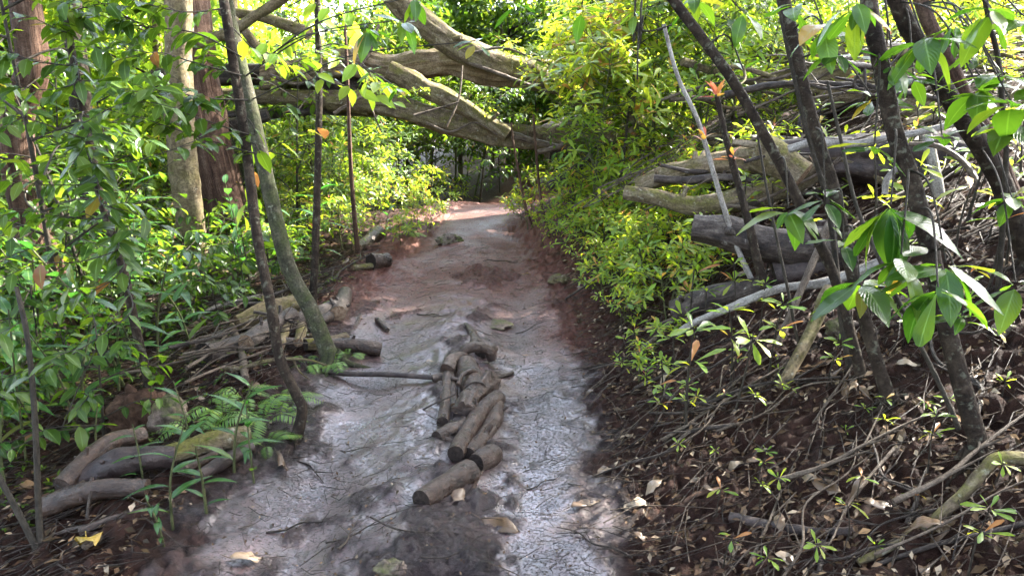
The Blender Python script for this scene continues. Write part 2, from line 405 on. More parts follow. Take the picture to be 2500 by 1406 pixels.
M['stone'] = mat_bark('wet_stone', [(.25, (.05, .034, .028)), (.5, (.11, .08, .065)), (.8, (.19, .15, .12))], 9, 1., rough=.55, moss=(.06, .065, .02), wet=.15)
M['clay'] = mat_bark('red_clay', [(.25, (.022, .012, .008)), (.5, (.055, .031, .021)), (.8, (.105, .066, .046))], 7, 1., rough=.9, bd=.012, spec=.05)

def mat_ground():
    k = NT('forest_soil'); tc = k.new('ShaderNodeTexCoord'); O = tc.outputs['Object']
    tr = k.attr('trail').outputs['Fac']; red = k.attr('clay').outputs['Fac']; ch = k.attr('churn').outputs['Fac']
    na = k.noise(O, 2.2, 6, .6, .4); nb = k.noise(O, 16, 8, .72, .5); nc = k.noise(O, 75, 6, .78); nd = k.noise(O, 190, 4, .75)
    mp = k.new('ShaderNodeMapping'); mp.inputs['Rotation'].default_value = (0, 0, .5); mp.inputs['Scale'].default_value = (1, 1.7, 1); k.lk(O, mp.inputs['Vector'])
    fib = k.noise(mp.outputs[0], 105, 5, .8, .8)
    mud = k.ramp(nb, [(.32, (.013, .0062, .0062)), (.5, (.040, .0195, .0195)), (.68, (.072, .040, .041))])
    mud = k.mix(k.ramp(fib, [(.53, 0.), (.62, .9)]), mud, (.007, .005, .0045))
    mud = k.mix(k.math('MULTIPLY', ch, .62), mud, (.012, .0065, .006))      # trampled clods mixed darker than the silt film
    clay = k.ramp(nb, [(.32, (.055, .020, .013)), (.5, (.11, .042, .029)), (.7, (.17, .075, .055))])
    clay = k.mix(k.ramp(nc, [(.52, 0.), (.64, .6)]), clay, (.05, .025, .019))
    soil = k.ramp(nb, [(.32, (.005, .0021, .0014)), (.5, (.019, .0085, .0058)), (.7, (.045, .022, .016))])
    soil = k.mix(k.ramp(nc, [(.55, 0.), (.68, .6)]), soil, (.055, .032, .022))
    redm = k.math('MULTIPLY', red, k.ramp(na, [(.3, .55), (.6, 1.)]))
    col = k.mix(redm, k.mix(tr, soil, mud), clay)
    wetn = k.ramp(k.math('ADD', k.math('MULTIPLY', na, .5), k.math('MULTIPLY', nc, .5)), [(.36, .24), (.62, .40)])
    wetn = k.mix(k.math('MULTIPLY', ch, .6), wetn, (.30, .30, .30))
    fs = k.math('ADD', k.math('MULTIPLY', fib, .55), k.math('MULTIPLY', nc, .45))
    spk = k.ramp(k.math('ADD', fs, k.math('MULTIPLY', na, .12)), [(.572, 0.), (.615, 1.)])       # loose crumbs and rootlets on the wet film
    spk = k.math('MULTIPLY', spk, tr)
    col = k.mix(k.math('MULTIPLY', spk, .92), col, (.010, .007, .006))
    wetn = k.mix(spk, wetn, (.5, .5, .5))
    rt = k.mix(redm, wetn, k.ramp(nb, [(.3, .42), (.7, .7)]))
    r = k.mix(tr, k.ramp(nb, [(.3, .5), (.7, .8)]), rt)
    st = k.ramp(ch, [(0, .035), (.35, .15), (1, .62)])
    def bm(h, dist, prev=None):
        x = k.new('ShaderNodeBump'); x.inputs['Distance'].default_value = dist; k.lk(h, x.inputs['Height']); k.lk(st, x.inputs['Strength'])
        if prev is not None: k.lk(prev, x.inputs['Normal'])
        return x.outputs['Normal']
    n = bm(nb, .05); n = bm(fib, .007, n); n = bm(nc, .022, n); n = bm(nd, .008, n); n = k.bump(spk, .5, .006, n)
    p = k.pbsdf(col, r, n, k.mix(redm, k.mix(k.math('MULTIPLY', spk, .9), k.mix(tr, (.05, .05, .05), k.ramp(ch, [(.1, .72), (.8, .26)])), (.12, .12, .12)), (.10, .10, .10)))
    p.inputs['IOR'].default_value = 1.6
    return k.done(p.outputs[0])
M['ground'] = mat_ground()
# ------------------------------------------------------------------ ground sheet
def axis(lo, d0, d1, hi, step, grow=1.06):
    mid = list(np.arange(d0, d1, step)); a = []; s = step; v = d0
    while v > lo: s *= grow; v -= s; a.append(v)
    b = []; s = step; v = mid[-1]
    while v < hi: s *= grow; v += s; b.append(v)
    return np.array(a[::-1] + mid + b)
gx = axis(-70, -1.75, 1.9, 70, .009, 1.05); gy = axis(-12, 1.5, 4.4, 110, .009, 1.018)
X, Y = np.meshgrid(gx, gy); Z = Hd(X, Y)
nx, ny = len(gx), len(gy)
i = (np.arange(ny - 1)[:, None] * nx + np.arange(nx - 1)[None]).ravel()
g = G(); g.add(np.stack([X, Y, Z], -1).reshape(-1, 3), np.stack([i, i + 1, i + 1 + nx, i + nx], -1))
ground = g.obj('ground', M['ground']); ground['kind'] = 'structure'
a = ground.data.attributes.new('trail', 'FLOAT', 'POINT'); a.data.foreach_set('value', trailw(X, Y).ravel().astype(np.float32))
a = ground.data.attributes.new('churn', 'FLOAT', 'POINT'); a.data.foreach_set('value', churn(X, Y).ravel().astype(np.float32))
uu = X - xc(np.minimum(Y, 14))
cl = sstep(3.8, 6.0, Y) * (1 - sstep(.75, 1.15, np.abs(uu)))
cl = np.maximum(cl, .8 * sstep(.35, .6, uu) * (1 - sstep(.75, 1.05, uu)) * sstep(3.6, 4.6, Y))
cl = np.maximum(cl, .35 * sstep(2.2, 3.4, X) * sstep(.4, 1.2, Y) * (1 - sstep(4, 6, Y)))
a = ground.data.attributes.new('clay', 'FLOAT', 'POINT'); a.data.foreach_set('value', cl.ravel().astype(np.float32))
del X, Y, Z, uu, cl

# ------------------------------------------------------------------ pixel path helpers
def path(pts, d0=None, d1=None, w=0.):
    """pixel polyline -> world; depth runs d0 -> d1 along it; None = where that pixel meets the ground (lifted by half the width w px)"""
    q = np.array(pts, float)
    c = np.concatenate([[0], np.cumsum(np.linalg.norm(np.diff(q, axis=0), axis=1))]); c /= c[-1]
    a = gd(q[0, 0], q[0, 1] + w * .5) if d0 is None else d0
    b = gd(q[-1, 0], q[-1, 1] + w * .5) if d1 is None else d1
    return np.array([at(x, y, a + (b - a) * t) for (x, y), t in zip(q, c)]), a, b

LAND = []        # landmarks for labels: (px, py, phrase)

def shade_crown(tr, c, rad, flat, n_cl, per, L, seed, mat, name='crown', top=None, rt=.03):
    """unseen shade crown of leaf clusters with limbs, around world point c"""
    r = np.random.default_rng(seed); g = G(); c = np.asarray(c, float)
    tpl = leaf_template(.42, 2, 'ellip', .3, .15)
    u = r.normal(size=(n_cl, 3)); u /= np.linalg.norm(u, axis=1, keepdims=True)
    cc = c + u * (r.uniform(.25, 1, (n_cl, 1)) ** .5) * np.array([rad, rad, flat])
    start = np.asarray(top if top is not None else c - [0, 0, flat], float)
    for q in cc[:: max(1, n_cl // 22)]:
        m = (start + q) / 2 + r.normal(size=3) * .12
        tube(g, [start, m, q], [rt, rt * .5, .006], 5, seed, caps=False, mat=1)
    cr_ = r.uniform(.22, .5, n_cl)
    for q, s in zip(cc, cr_):
        v = r.normal(size=(per, 3)); v /= np.linalg.norm(v, axis=1, keepdims=True)
        P = q + v * s * r.uniform(.3, 1, (per, 1)) * [1, 1, .6]
        D = v * .8 + r.normal(size=(per, 3)) * .5 + [0, 0, -.15]
        N = np.array([0, 0, 1.]) + r.normal(size=(per, 3)) * .45
        put_leaves(g, tpl, P, D, N, L * r.uniform(.6, 1.2, per), np.clip(r.normal(.45, .22, per), 0, 1))
    o = g.obj(name, [M[mat], M['bark_dark']], tr, tuple(tr.location) if tr is not None else (0, 0, 0))
    return o

TREES = {}
def trunk_tree(key, label, pts, w0, w1, mat, dtop, crown=None, dbase=None, sides=14, amp=.05, ridge=0., knots=4, name='tree', cat='tree', extend=True, group=None, flare=.45, taper=.75, cmat='dark', land=None):
    """pts listed from the base upwards in photo pixels; w0, w1 trunk width in photo pixels at base and at the last point"""
    P, a, b = path(pts, dbase, dtop)
    P[0, 2] = min(P[0, 2], float(H(P[0, 0], P[0, 1])) + .02)
    base = P[0].copy(); base[2] = float(H(base[0], base[1]))
    if name in ('slender_tree', 'sapling'): w0, w1 = w0 * .78, w1 * .78
    r0, r1 = w0 * a / F / 2, w1 * b / F / 2
    dn = unit(P[0] - P[1]); under = P[0] + dn * .12 * np.array([.5, .5, 1]); under[2] = base[2] - .12
    PP = [under] + list(P); RR = [r0 * (1 + flare)] + list(np.linspace(r0, r1, len(P)))
    RR[1] = r0 * (1 + flare * .35)
    top = P[-1]
    if crown is not None:
        c = np.array(crown[:3], float); tg = unit(P[-1] - P[-2]); L = np.linalg.norm(c - top)
        b0, b1, b2, b3 = P[-1], P[-1] + tg * L * .4, c - np.array([0, 0, L * .35]), c
        for t in np.linspace(.1, 1, 10):
            PP.append((1-t)**3*b0 + 3*(1-t)**2*t*b1 + 3*(1-t)*t*t*b2 + t**3*b3); RR.append(r1 * (1 - .65 * t))
        top = c
    root = thing(name, label, cat, base, group)
    PP = np.array(PP); cl_ = np.concatenate([[0], np.cumsum(np.linalg.norm(np.diff(PP, axis=0), axis=1))]); RR = np.interp(np.linspace(0, cl_[-1], 80), cl_, RR)
    g = G(); tube(g, PP, RR, sides, len(TREES) * 13 + 3, amp, ridge, True, knots=knots)
    rr_ = np.random.default_rng(len(TREES) + 300)
    if w0 > 20 and name != 'sapling':
        for q in range(5):                                   # surface roots
            an = q * 1.26 + rr_.uniform(-.4, .4); ln = r0 * rr_.uniform(3.0, 5.5); dx, dy = math.cos(an), math.sin(an)
            p1 = base + np.array([dx * r0 * .5, dy * r0 * .5, r0 * 1.5]); p2 = base + np.array([dx * r0 * 1.7, dy * r0 * 1.7, 0]); p3 = base + np.array([dx * ln, dy * ln, 0])
            p2[2] = float(H(p2[0], p2[1])) + r0 * .28; p3[2] = float(H(p3[0], p3[1])) - r0 * .25
            tube(g, [p1, p2, p3], [r0 * .55, r0 * .36, r0 * .14], 10, q + 31, .1)
    g.obj('trunk', M[mat], root, base)
    if crown is not None:
        shade_crown(root, crown[:3], crown[3], crown[3] * .45, crown[4], 80, .17, len(TREES) + 50, cmat, top=top - [0, 0, .6], rt=r1 * .5)  # crowns out of view, placed and thickened to shade trail and undergrowth
    TREES[key] = (root, spline(np.array(PP), 60))
    if land: LAND.append((np.mean([p[0] for p in pts]), np.mean([p[1] for p in pts]), land))
    return root

# slender trees and big trunks, left to right ---------------------------------
trunk_tree('G', 'thick brown trunk at the far left edge, curving and half hidden by glossy leaves', [(150, 760), (70, 520), (40, 300), (78, 180), (72, 90), (55, -30)], 82, 68, 'bark_red', 4.9, (-5.4, 5.6, 6.8, 2.4, 130), dbase=5.4, amp=.09, name='forest_tree', sides=18, land='the curved brown trunk')
trunk_tree('H', 'pale lichen-spotted trunk with a split root flare, beside the red fibrous trunk', [(482, 680), (468, 560), (452, 440), (436, 300), (434, 150), (438, -30)], 70, 64, 'bark_pale', 6.2, (-4.0, 6.6, 7.0, 2.2, 120), amp=.10, ridge=.22, name='forest_tree', sides=24, land='the lichen-spotted trunk')
trunk_tree('I', 'broad red-brown trunk with shaggy fibrous bark, behind the pale lichen-spotted trunk', [(575, 625), (548, 500), (512, 350), (488, 200), (470, 100), (452, -40)], 112, 86, 'bark_red', 7.8, (-5.4, 8.2, 7.4, 2.3, 100), amp=.07, ridge=.30, name='forest_tree', sides=30, land='the red fibrous trunk')
trunk_tree('E', 'thin brown leaning tree growing from the red clay root clod', [(372, 1035), (366, 950), (332, 805), (300, 655), (245, 480), (214, 330), (172, 110), (150, -30)], 30, 22, 'bark_dark', 3.1, (-3.4, 3.0, 5.6, 2.3, 130), name='slender_tree', land='the clay-clod tree')
trunk_tree('A', 'dark slender tree with a bent swollen foot at the muddy trail edge', [(724, 1075), (738, 1000), (722, 960), (682, 870), (662, 750), (627, 570), (600, 350), (572, 170), (540, -30)], 34, 30, 'bark_dark', 3.3, (-2.8, 4.0, 6.2, 2.3, 130), name='slender_tree', knots=9, land='the dark bent-foot tree')
trunk_tree('B', 'greenish leaning tree with knobbly bark standing in the left log pile', [(812, 890), (795, 845), (758, 755), (702, 645), (652, 440), (612, 260), (575, 110), (545, -30)], 54, 40, 'bark_green', 4.2, (-2.7, 6.4, 6.6, 1.9, 90), name='slender_tree', knots=8, land='the greenish leaning tree')
trunk_tree('C', 'straight thin upright tree behind the greenish leaning tree', [(762, 740), (768, 660), (776, 400), (779, 200), (773, -30)], 25, 19, 'bark_dark', 5.2, (-2.6, 9.0, 6.9, 1.7, 36), name='slender_tree', knots=6, land='the straight thin tree')
trunk_tree('D', 'thin reddish sapling stem rising past the fallen trunks at the trail edge', [(875, 622), (868, 560), (856, 400), (848, 180), (842, 60)], 17, 9, 'bark_red', 6.6, None, name='sapling', cat='sapling', sides=8, flare=.1, land='the thin reddish sapling')
trunk_tree('J', 'lit pale trunk leaning left between the dark slender trees', [(650, 520), (622, 400), (596, 270), (575, 130), (560, -30)], 42, 30, 'bark_pale', 8.6, None, dbase=8.6, name='forest_tree', ridge=.15, land='the pale leaning trunk')
trunk_tree('J2', 'grey-green trunk slanting down beside the red fibrous trunk', [(632, 540), (570, 400), (525, 290), (490, 180), (440, 60), (400, -60)], 44, 36, 'bark_green', 8.2, None, dbase=8.0, name='forest_tree', ridge=.12, land='the grey-green trunk')
trunk_tree('K', 'dark trunk deep in the shade of the left undergrowth', [(240, 800), (232, 560), (205, 330), (185, 120), (170, -30)], 55, 44, 'bark_dark', 6.6, (-4.2, 4.6, 7.6, 2.3, 110), dbase=6.6, name='forest_tree')
# right side
trunk_tree('R1', 'dark slender tree leaning far left, foremost of the bent stems by the cut dark log', [(2104, 925), (2078, 820), (2056, 735), (2025, 645), (1985, 565), (1925, 440), (1868, 335), (1800, 215), (1728, 112), (1640, -5)], 32, 33, 'bark_dark', 2.9, (-1.4, .6, 6.2, 2.1, 80), name='slender_tree', knots=7, land='the far-leaning dark tree')
trunk_tree('R2', 'dark mottled tree with a slight lean, between the far-leaning tree and the stoutest trunk', [(2172, 985), (2140, 880), (2100, 740), (2068, 615), (2035, 460), (2008, 375), (1972, 250), (1944, 125), (1912, -20)], 40, 36, 'bark_dark', 2.8, (2.3, 5.6, 6.7, 1.8, 60), name='slender_tree', knots=7, land='the mottled dark tree')
trunk_tree('R2b', 'very thin dark stem running close beside the mottled dark tree', [(2075, 905), (2052, 760), (2036, 600), (2018, 480), (2000, 420), (1968, 310), (1940, 190), (1900, -10)], 20, 16, 'stem_dark', 2.9, (3.2, 7.2, 6.8, 1.6, 40), name='slender_tree', sides=9, land='the very thin dark stem')
trunk_tree('R3', 'stoutest dark trunk of the right-hand stand, rooted at the bottom right', [(2372, 1130), (2388, 1080), (2360, 985), (2312, 800), (2268, 600), (2228, 450), (2185, 325), (2150, 150), (2118, -20)], 58, 52, 'bark_dark', 2.35, (3.6, 4.6, 6.5, 2.0, 66), name='slender_tree', knots=8, land='the stoutest dark trunk')
trunk_tree('R4', 'thick dark tree bending left with a kink halfway up, at the right edge', [(2530, 640), (2490, 575), (2446, 450), (2396, 360), (2332, 262), (2258, 135), (2180, -20)], 68, 54, 'bark_dark', 2.7, (6.1, 6.8, 6.2, 2.0, 64), name='slender_tree', knots=5, land='the kinked dark tree')  # unseen crown swung far right to block sun from the trail
trunk_tree('R5', 'dark tree with reddish bark joining the kinked tree low at the right edge', [(2545, 620), (2508, 560), (2462, 450), (2418, 340), (2370, 262), (2312, 140), (2242, -20)], 54, 44, 'bark_red', 2.85, (6.6, 5.2, 6.4, 1.8, 50), name='slender_tree', knots=5, land='the reddish dark tree')  # crown set out of view to shade the near right bank
trunk_tree('R6', 'thin dark upright stem crossing the leaves at the upper right corner', [(2462, 560), (2456, 400), (2450, 300), (2438, 150), (2402, -20)], 16, 17, 'stem_dark', 2.5, (4.4, 5.2, 5.6, 1.7, 46), dbase=2.9, name='sapling', cat='sapling', sides=8)  # unseen crown hung here for its shade
def stump(key, label, pts, w0, w1, mat, land=None, **kw):
    return trunk_tree(key, label, pts, w0, w1, mat, kw.pop('dtop', None) or gd(*pts[0]) , None, name=kw.pop('name', 'sapling'), cat='sapling', sides=10, flare=.15, land=land, **kw)
stump('S1', 'grey-brown sapling topped with red new leaves, left of the far-leaning tree', [(1878, 735), (1850, 640), (1828, 545), (1800, 440), (1772, 335), (1750, 232)], 32, 16, 'bark_dark', 'the red-topped sapling', knots=5)
stump('S2', 'thin sapling stem coloured silver for its lit upper half, beside the red-topped sapling', [(1852, 722), (1802, 610), (1762, 490), (1730, 380), (1702, 290), (1655, 188), (1620, 60)], 18, 12, 'stick_silver', 'the bleached sapling stem')  # whole stem silver, standing for light on its upper part
stump('S3', 'wiry black stem running in front of the cut dark log', [(1972, 880), (1948, 830), (1922, 700), (1900, 600), (1880, 500), (1868, 440), (1850, 330)], 11, 7, 'stem_dark')
trunk_tree('S4', 'slim pale trunk standing in the sunlit thicket right of the fallen trunks', [(1546, 420), (1544, 330), (1541, 240), (1538, 100), (1535, -40)], 26, 22, 'bark_pale', 7.4, None, dbase=7.6, name='forest_tree', sides=12)
stump('S5', 'slim upright sapling beside the trail bend, left one of a lit pair', [(1300, 560), (1282, 500), (1268, 430), (1255, 360), (1248, 300)], 10, 6, 'bark_red', 'the sapling pair')
stump('S6', 'slim upright sapling beside the trail bend, right one of a lit pair', [(1338, 565), (1322, 500), (1314, 430), (1308, 360), (1302, 280)], 10, 7, 'bark_red')
stump('S7', 'dark wiry sapling stem beside the stoutest dark trunk', [(2345, 1060), (2290, 930), (2225, 800), (2150, 640), (2090, 500), (2050, 330), (2020, 200)], 16, 10, 'stem_dark', dtop=2.6)
stump('S8', 'thin dark stem leaning out of the clay clod beside the dark stream of leaves', [(100, 1340), (94, 1240), (84, 1000), (66, 820), (40, 700)], 22, 14, 'stem_dark')
stump('S9', 'short dark stem slanting at the bottom left corner', [(92, 1345), (62, 1285), (28, 1220), (-10, 1150)], 22, 18, 'stem_dark')
def world_tree(key, label, x, y, w, mat, crown, lean=(0, 0)):  # trees added for the shade of their unseen crowns
    z = float(H(x, y)); pts = [topix((x + lean[0] * h, y + lean[1] * h, z + h)) for h in (0, 1, 2, 3.2)]
    return trunk_tree(key, label, [p[:2] for p in pts], w * F / pts[0][2], w * .85 * F / pts[-1][2], mat, pts[-1][2], crown, dbase=pts[0][2], name='forest_tree', sides=18, amp=.07)
world_tree('W1', 'tall pale shade tree added on the right bank crest, nearest the mossy level log', 4.3, 9.3, .20, 'bark_pale', (4.6, 9.4, 9.6, 1.5, 40), (.06, 0))
world_tree('W2', 'tall grey shade tree added atop the right bank, behind the kinked dark tree', 6.0, 9.0, .22, 'bark_green', (6.3, 8.7, 6.3, 2.0, 60), (-.03, 0))  # crown lowered, out of view, to keep sun off the trail
world_tree('W3', 'tall brown shade tree added on the far right bank beyond the sunlit thicket', 4.2, 12.0, .22, 'bark_red', (3.1, 12.6, 6.7, 2.2, 60), (.05, 0))  # unseen crown placed to dim the bushes left of the trail
# hanging dead vines close to the camera
for q, (lab, pts, d, w) in enumerate((('black straight dead vine hanging from above into the sunlit thicket', [(1556, -60), (1558, 60), (1556, 194)], 2.9, 7), ('short black broken vine with a hooked end hanging at the top', [(1571, -60), (1570, 40), (1566, 72), (1590, 76), (1640, 62)], 2.9, 9))):
    P, _, _ = path(pts, d, d)
    P = np.vstack([P[:1] + [[.15, .35, 2.6]], P]); g = G(); tube(g, P, [w * d / F / 2 * .8, w * d / F / 2, w * d / F / 2, .003], 7, q + 900, .12)
    tag(g.obj('hanging_vine', M['stem_dark'], origin=P[0]), lab, 'vine').location = P[0]

# ------------------------------------------------------------------ fallen trunks and logs
NLOG = 0
def log(label, pts, w0, w1, mat, d0=None, d1=None, name='log', cat='log', sides=None, amp=.07, ridge=0., knots=3, cut=None, group=None, step=None, land=None, wm=None):
    """pts in photo pixels, widths in photo pixels; depth None = lying on the ground; cut = material of sawn ends (own part)"""
    global NLOG; NLOG += 1
    P, a, b = path(pts, d0, d1, (w0 + w1) / 2)
    R = [w0 * a / F / 2, w1 * b / F / 2]
    if wm: R = [R[0], wm * (a + b) / 2 / F / 2, R[1]]
    sd = sides or int(np.clip(max(w0, w1) * .35, 7, 30))
    g = G(); cg = [] if cut else None
    org = P.mean(axis=0)
    tube(g, P, R, sd, NLOG * 7 + 11, amp, ridge, True, knots=knots, capg=cg, step=step)
    rs = np.random.default_rng(NLOG); ax = spline(P, 40); Ll = np.linalg.norm(P[-1] - P[0]); rm = (R[0] + R[-1]) / 2
    if max(w0, w1) > 26 and Ll > .35 and 'root' not in name:
        for _ in range(int(rs.integers(1, 4))):
            i = int(rs.integers(5, 35)); tg = unit(ax[i + 1] - ax[i]); sd = unit(np.cross(tg, rs.normal(size=3))); sd = sd if sd[2] > -.2 else -sd
            ln = rm * rs.uniform(.35, .9); e = ax[i] + sd * (rm + ln) + tg * ln * .5; tube(g, [ax[i] + sd * rm * .4, e], [rm * rs.uniform(.22, .4), rm * .18], 10, NLOG + _, .16, ridge=.2)
    o = g.obj(name, M[mat], None, org); o.location = org
    tag(o, label, cat, group)
    for e in cg or ():
        e.obj('cut_end', M[cut], o, org)
    if land: LAND.append((np.mean([p[0] for p in pts]), np.mean([p[1] for p in pts]), land))
    return o

def sticks(P, w, d, mats, name): pass

# across the trail
FT = 'fallen trunks bridging the trail'
log('fallen mossy trunk slanting down from the top into the sunlit leaves above the trail', [(930, -60), (975, 5), (1045, 65), (1140, 128), (1250, 168), (1350, 200), (1480, 270)], 62, 56, 'log_bark', 7.3, 8.2, 'fallen_tree', 'fallen tree', amp=.12, ridge=.24, sides=34, knots=6, group=FT, land='the slanting fallen trunk')
log('splintered fallen trunk with torn pale wood, uppermost level one across the trail', [(640, 190), (760, 172), (850, 152), (950, 168), (1030, 158), (1110, 152), (1220, 178), (1360, 182), (1520, 215)], 52, 60, 'wood_pale', 8.3, 8.5, 'fallen_tree', 'fallen tree', amp=.12, ridge=.42, sides=44, group=FT, wm=70, land='the splintered fallen trunk')
log('dark fallen trunk with a split red underside, lowest one across the trail', [(800, 248), (905, 252), (990, 268), (1080, 296), (1200, 322), (1330, 334), (1480, 326), (1640, 300)], 48, 54, 'log_bark', 8.2, 8.4, 'fallen_tree', 'fallen tree', amp=.15, ridge=.42, sides=36, wm=56, group=FT, land='the lowest fallen trunk')
log('broken dark limb joining the splintered trunk to the lowest dark trunk', [(950, 175), (1060, 226), (1130, 262), (1240, 330)], 46, 36, 'log_bark', 8.1, 8.1, 'fallen_branch', 'branch', amp=.14, ridge=.16, sides=26, land='the broken dark limb')
log('lichen-patched reddish log lying level behind the slender trees', [(430, 238), (560, 236), (680, 238), (805, 245), (900, 262)], 34, 42, 'log_bark', 8.4, 8.25, amp=.06, sides=20, land='the lichen-patched log')
log('thin dark log right under the lichen-patched level log', [(560, 282), (680, 275), (800, 268), (920, 272)], 24, 30, 'log_wet', 8.5, 8.4, sides=14)
log('dark rotten trunk lying in shade behind the slender trees', [(380, 196), (520, 186), (640, 182), (800, 205), (930, 195)], 44, 56, 'log_wet', 8.9, 8.6, 'fallen_tree', 'fallen tree', amp=.1, ridge=.3, sides=30, group=FT)
log('pale bare branch forking upward behind the slender trees', [(480, 112), (520, 95), (570, 75), (625, 38), (680, 5), (740, -40)], 26, 24, 'bark_pale', 7.6, 7.2, 'fallen_branch', 'branch', sides=12)
log('mottled branch slanting down to the right of the pale forked branch', [(540, 30), (600, 36), (640, 42), (700, 62), (755, 82)], 22, 30, 'log_bark', 8.3, 8.0, 'fallen_branch', 'branch', sides=14)
log('grey branch running from the fork down to the lowest trunk', [(560, 40), (600, 80), (650, 138), (720, 170), (780, 215)], 24, 16, 'log_bark', 7.8, 8.1, 'fallen_branch', 'branch', sides=12)
log('dark stub of a branch above the red fibrous trunk foot', [(560, 308), (600, 298), (655, 280)], 34, 26, 'log_wet', 7.9, 7.9, 'fallen_branch', 'branch')
log('root-matted dark trunk butt under the sunlit leaves right of the trail', [(1330, 350), (1420, 335), (1530, 318), (1660, 290)], 84, 150, 'log_wet', 8.6, 9.0, 'fallen_tree', 'fallen tree', amp=.2, ridge=.35, sides=34, land='the dark trunk butt')
log('brown dead branch leaning across the dark trunk butt', [(1310, 372), (1360, 360), (1400, 335), (1435, 305)], 14, 8, 'stick', 7.9, 7.6, 'fallen_branch', 'branch')
log('dark mossy branch rising from the trailside leaves to the trunk butt', [(1340, 455), (1385, 425), (1430, 395), (1455, 360)], 22, 18, 'log_wet', 7.2, 7.4, 'fallen_branch', 'branch')
for lab, pts, w, d in (('wiry vine arching over the splintered fallen trunk', [(1150, 130), (1230, 118), (1320, 150), (1440, 190)], 7, 7.5), ('pale thin branch along the slanting fallen trunk', [(1060, 95), (1130, 145), (1230, 185), (1340, 225)], 13, 7.6), ('thin bent twig against the lowest fallen trunk', [(1010, 282), (1060, 268), (1120, 250)], 7, 7.7), ('grey twig slanting across the level log', [(815, 278), (860, 250), (925, 218)], 9, 7.8),
    ('thin vine hanging from the lowest fallen trunk', [(905, 255), (915, 285), (932, 325)], 5, 7.8), ('crooked dead branch on the dark rotten trunk', [(660, 185), (720, 205), (790, 195), (850, 215)], 10, 8.0), ('dead branch stub rising from the splintered trunk', [(880, 165), (905, 120), (925, 60)], 12, 8.2), ('thin dead stem leaning on the broken dark limb', [(1090, 310), (1120, 240), (1130, 150)], 6, 7.9), ('looping vine below the broken dark limb', [(1040, 300), (1100, 322), (1160, 300), (1215, 330)], 6, 7.7), ('sloping dead branch under the dark trunk butt', [(1250, 330), (1330, 352), (1420, 372)], 18, 7.9)):
    log(lab, pts, w, w * .6, 'stick', d, d + .1, 'vine' if 'vine' in lab else 'fallen_branch', 'vine' if 'vine' in lab else 'branch', sides=7, amp=.12)
# right-hand log pile
log('huge sunlit log with crumbling bark high on the right bank', [(1960, 235), (2060, 205), (2160, 195), (2300, 172), (2420, 150), (2560, 140)], 92, 120, 'wood_pale', 6.4, 6.4, 'fallen_tree', 'fallen tree', amp=.12, ridge=.22, sides=34, knots=6, land='the huge sunlit log')
log('rough-ended sunlit log stub below the huge sunlit log', [(2180, 238), (2240, 262), (2320, 306)], 62, 60, 'wood_pale', 5.6, 5.3, amp=.1, ridge=.2, sides=24, cut='cut')
log('mossy sunlit log lying level at the top of the right bank', [(1762, 112), (1830, 128), (1920, 130), (1990, 105)], 38, 46, 'log_bark', 7.9, 7.9, sides=18, land='the mossy level log')
log('pale forked limb slanting up behind the mottled dark tree', [(1872, 205), (1920, 180), (1985, 155), (2060, 130)], 30, 34, 'wood_pale', 6.9, 6.8, 'fallen_branch', 'branch', sides=16)
log('curved sunlit log arching over the other cut logs', [(1555, 455), (1640, 425), (1740, 402), (1850, 392), (1930, 396)], 40, 70, 'wood_pale', 5.5, 5.1, amp=.14, ridge=.2, sides=26, land='the curved sunlit log')
log('lit log lying under the curved sunlit log', [(1525, 470), (1600, 482), (1690, 502), (1790, 490), (1880, 468), (1990, 405)], 34, 70, 'log_bark', 5.15, 4.7, amp=.08, sides=22, cut='cut', land='the lit lower log')
log('short thick sawn log propped on end bark beside the far-leaning tree', [(1845, 372), (1900, 392), (1960, 432)], 74, 78, 'log_bark', 4.6, 4.5, sides=26, cut='cut')
log('dark log with a pale cut end pointing at the trail', [(1692, 556), (1760, 566), (1850, 590), (1960, 604), (2080, 600)], 62, 104, 'log_wet', 4.15, 3.9, sides=28, amp=.08, ridge=.12, cut='cut', knots=5, land='the cut dark log')
log('black hollow butt of the dark log buried in the bank', [(1890, 668), (1960, 650), (2060, 625)], 110, 120, 'log_soaked', 4.1, 4.0, sides=26, amp=.16, ridge=.2, cut='cut_dark')
log('grainy grey log half buried under the pale pole', [(1648, 762), (1720, 735), (1800, 715), (1872, 700)], 62, 54, 'log_wet', None, None, sides=22, cut='cut', land='the half-buried log')
log('long pale peeled pole lying across the right bank', [(1652, 815), (1690, 790), (1790, 748), (1900, 706), (2020, 688), (2150, 640)], 16, 26, 'stick_silver', 3.72, 3.35, 'pole', 'pole', sides=12, knots=5, land='the long pale pole')
log('smooth reddish pole slanting down the bank from the far-leaning tree', [(1908, 945), (1950, 868), (1992, 785), (2025, 705)], 28, 32, 'bark_pale', 3.05, 3.3, 'pole', 'pole', sides=12, amp=.03, land='the smooth reddish pole')
log('thin brown pole leaning up past the pale pole', [(1896, 846), (1940, 745), (1985, 640), (2035, 525)], 16, 20, 'stick', 3.3, 3.5, 'pole', 'pole', sides=9)
log('silver branch lying level across the dark hollow behind the stoutest trunk', [(1925, 365), (1990, 348), (2080, 352), (2160, 338), (2250, 322), (2340, 300)], 20, 16, 'stick_silver', 4.3, 4.0, 'fallen_branch', 'branch', sides=10, land='the silver level branch')
log('grey branch angled below the silver branch near the kinked tree', [(2220, 352), (2290, 358), (2350, 395), (2390, 450)], 12, 16, 'stick', 3.9, 3.6, 'fallen_branch', 'branch')
log('crooked grey branch curling out of the dark hollow', [(2160, 475), (2165, 440), (2190, 412), (2230, 400)], 16, 14, 'stick_silver', 3.6, 3.6, 'fallen_branch', 'branch')
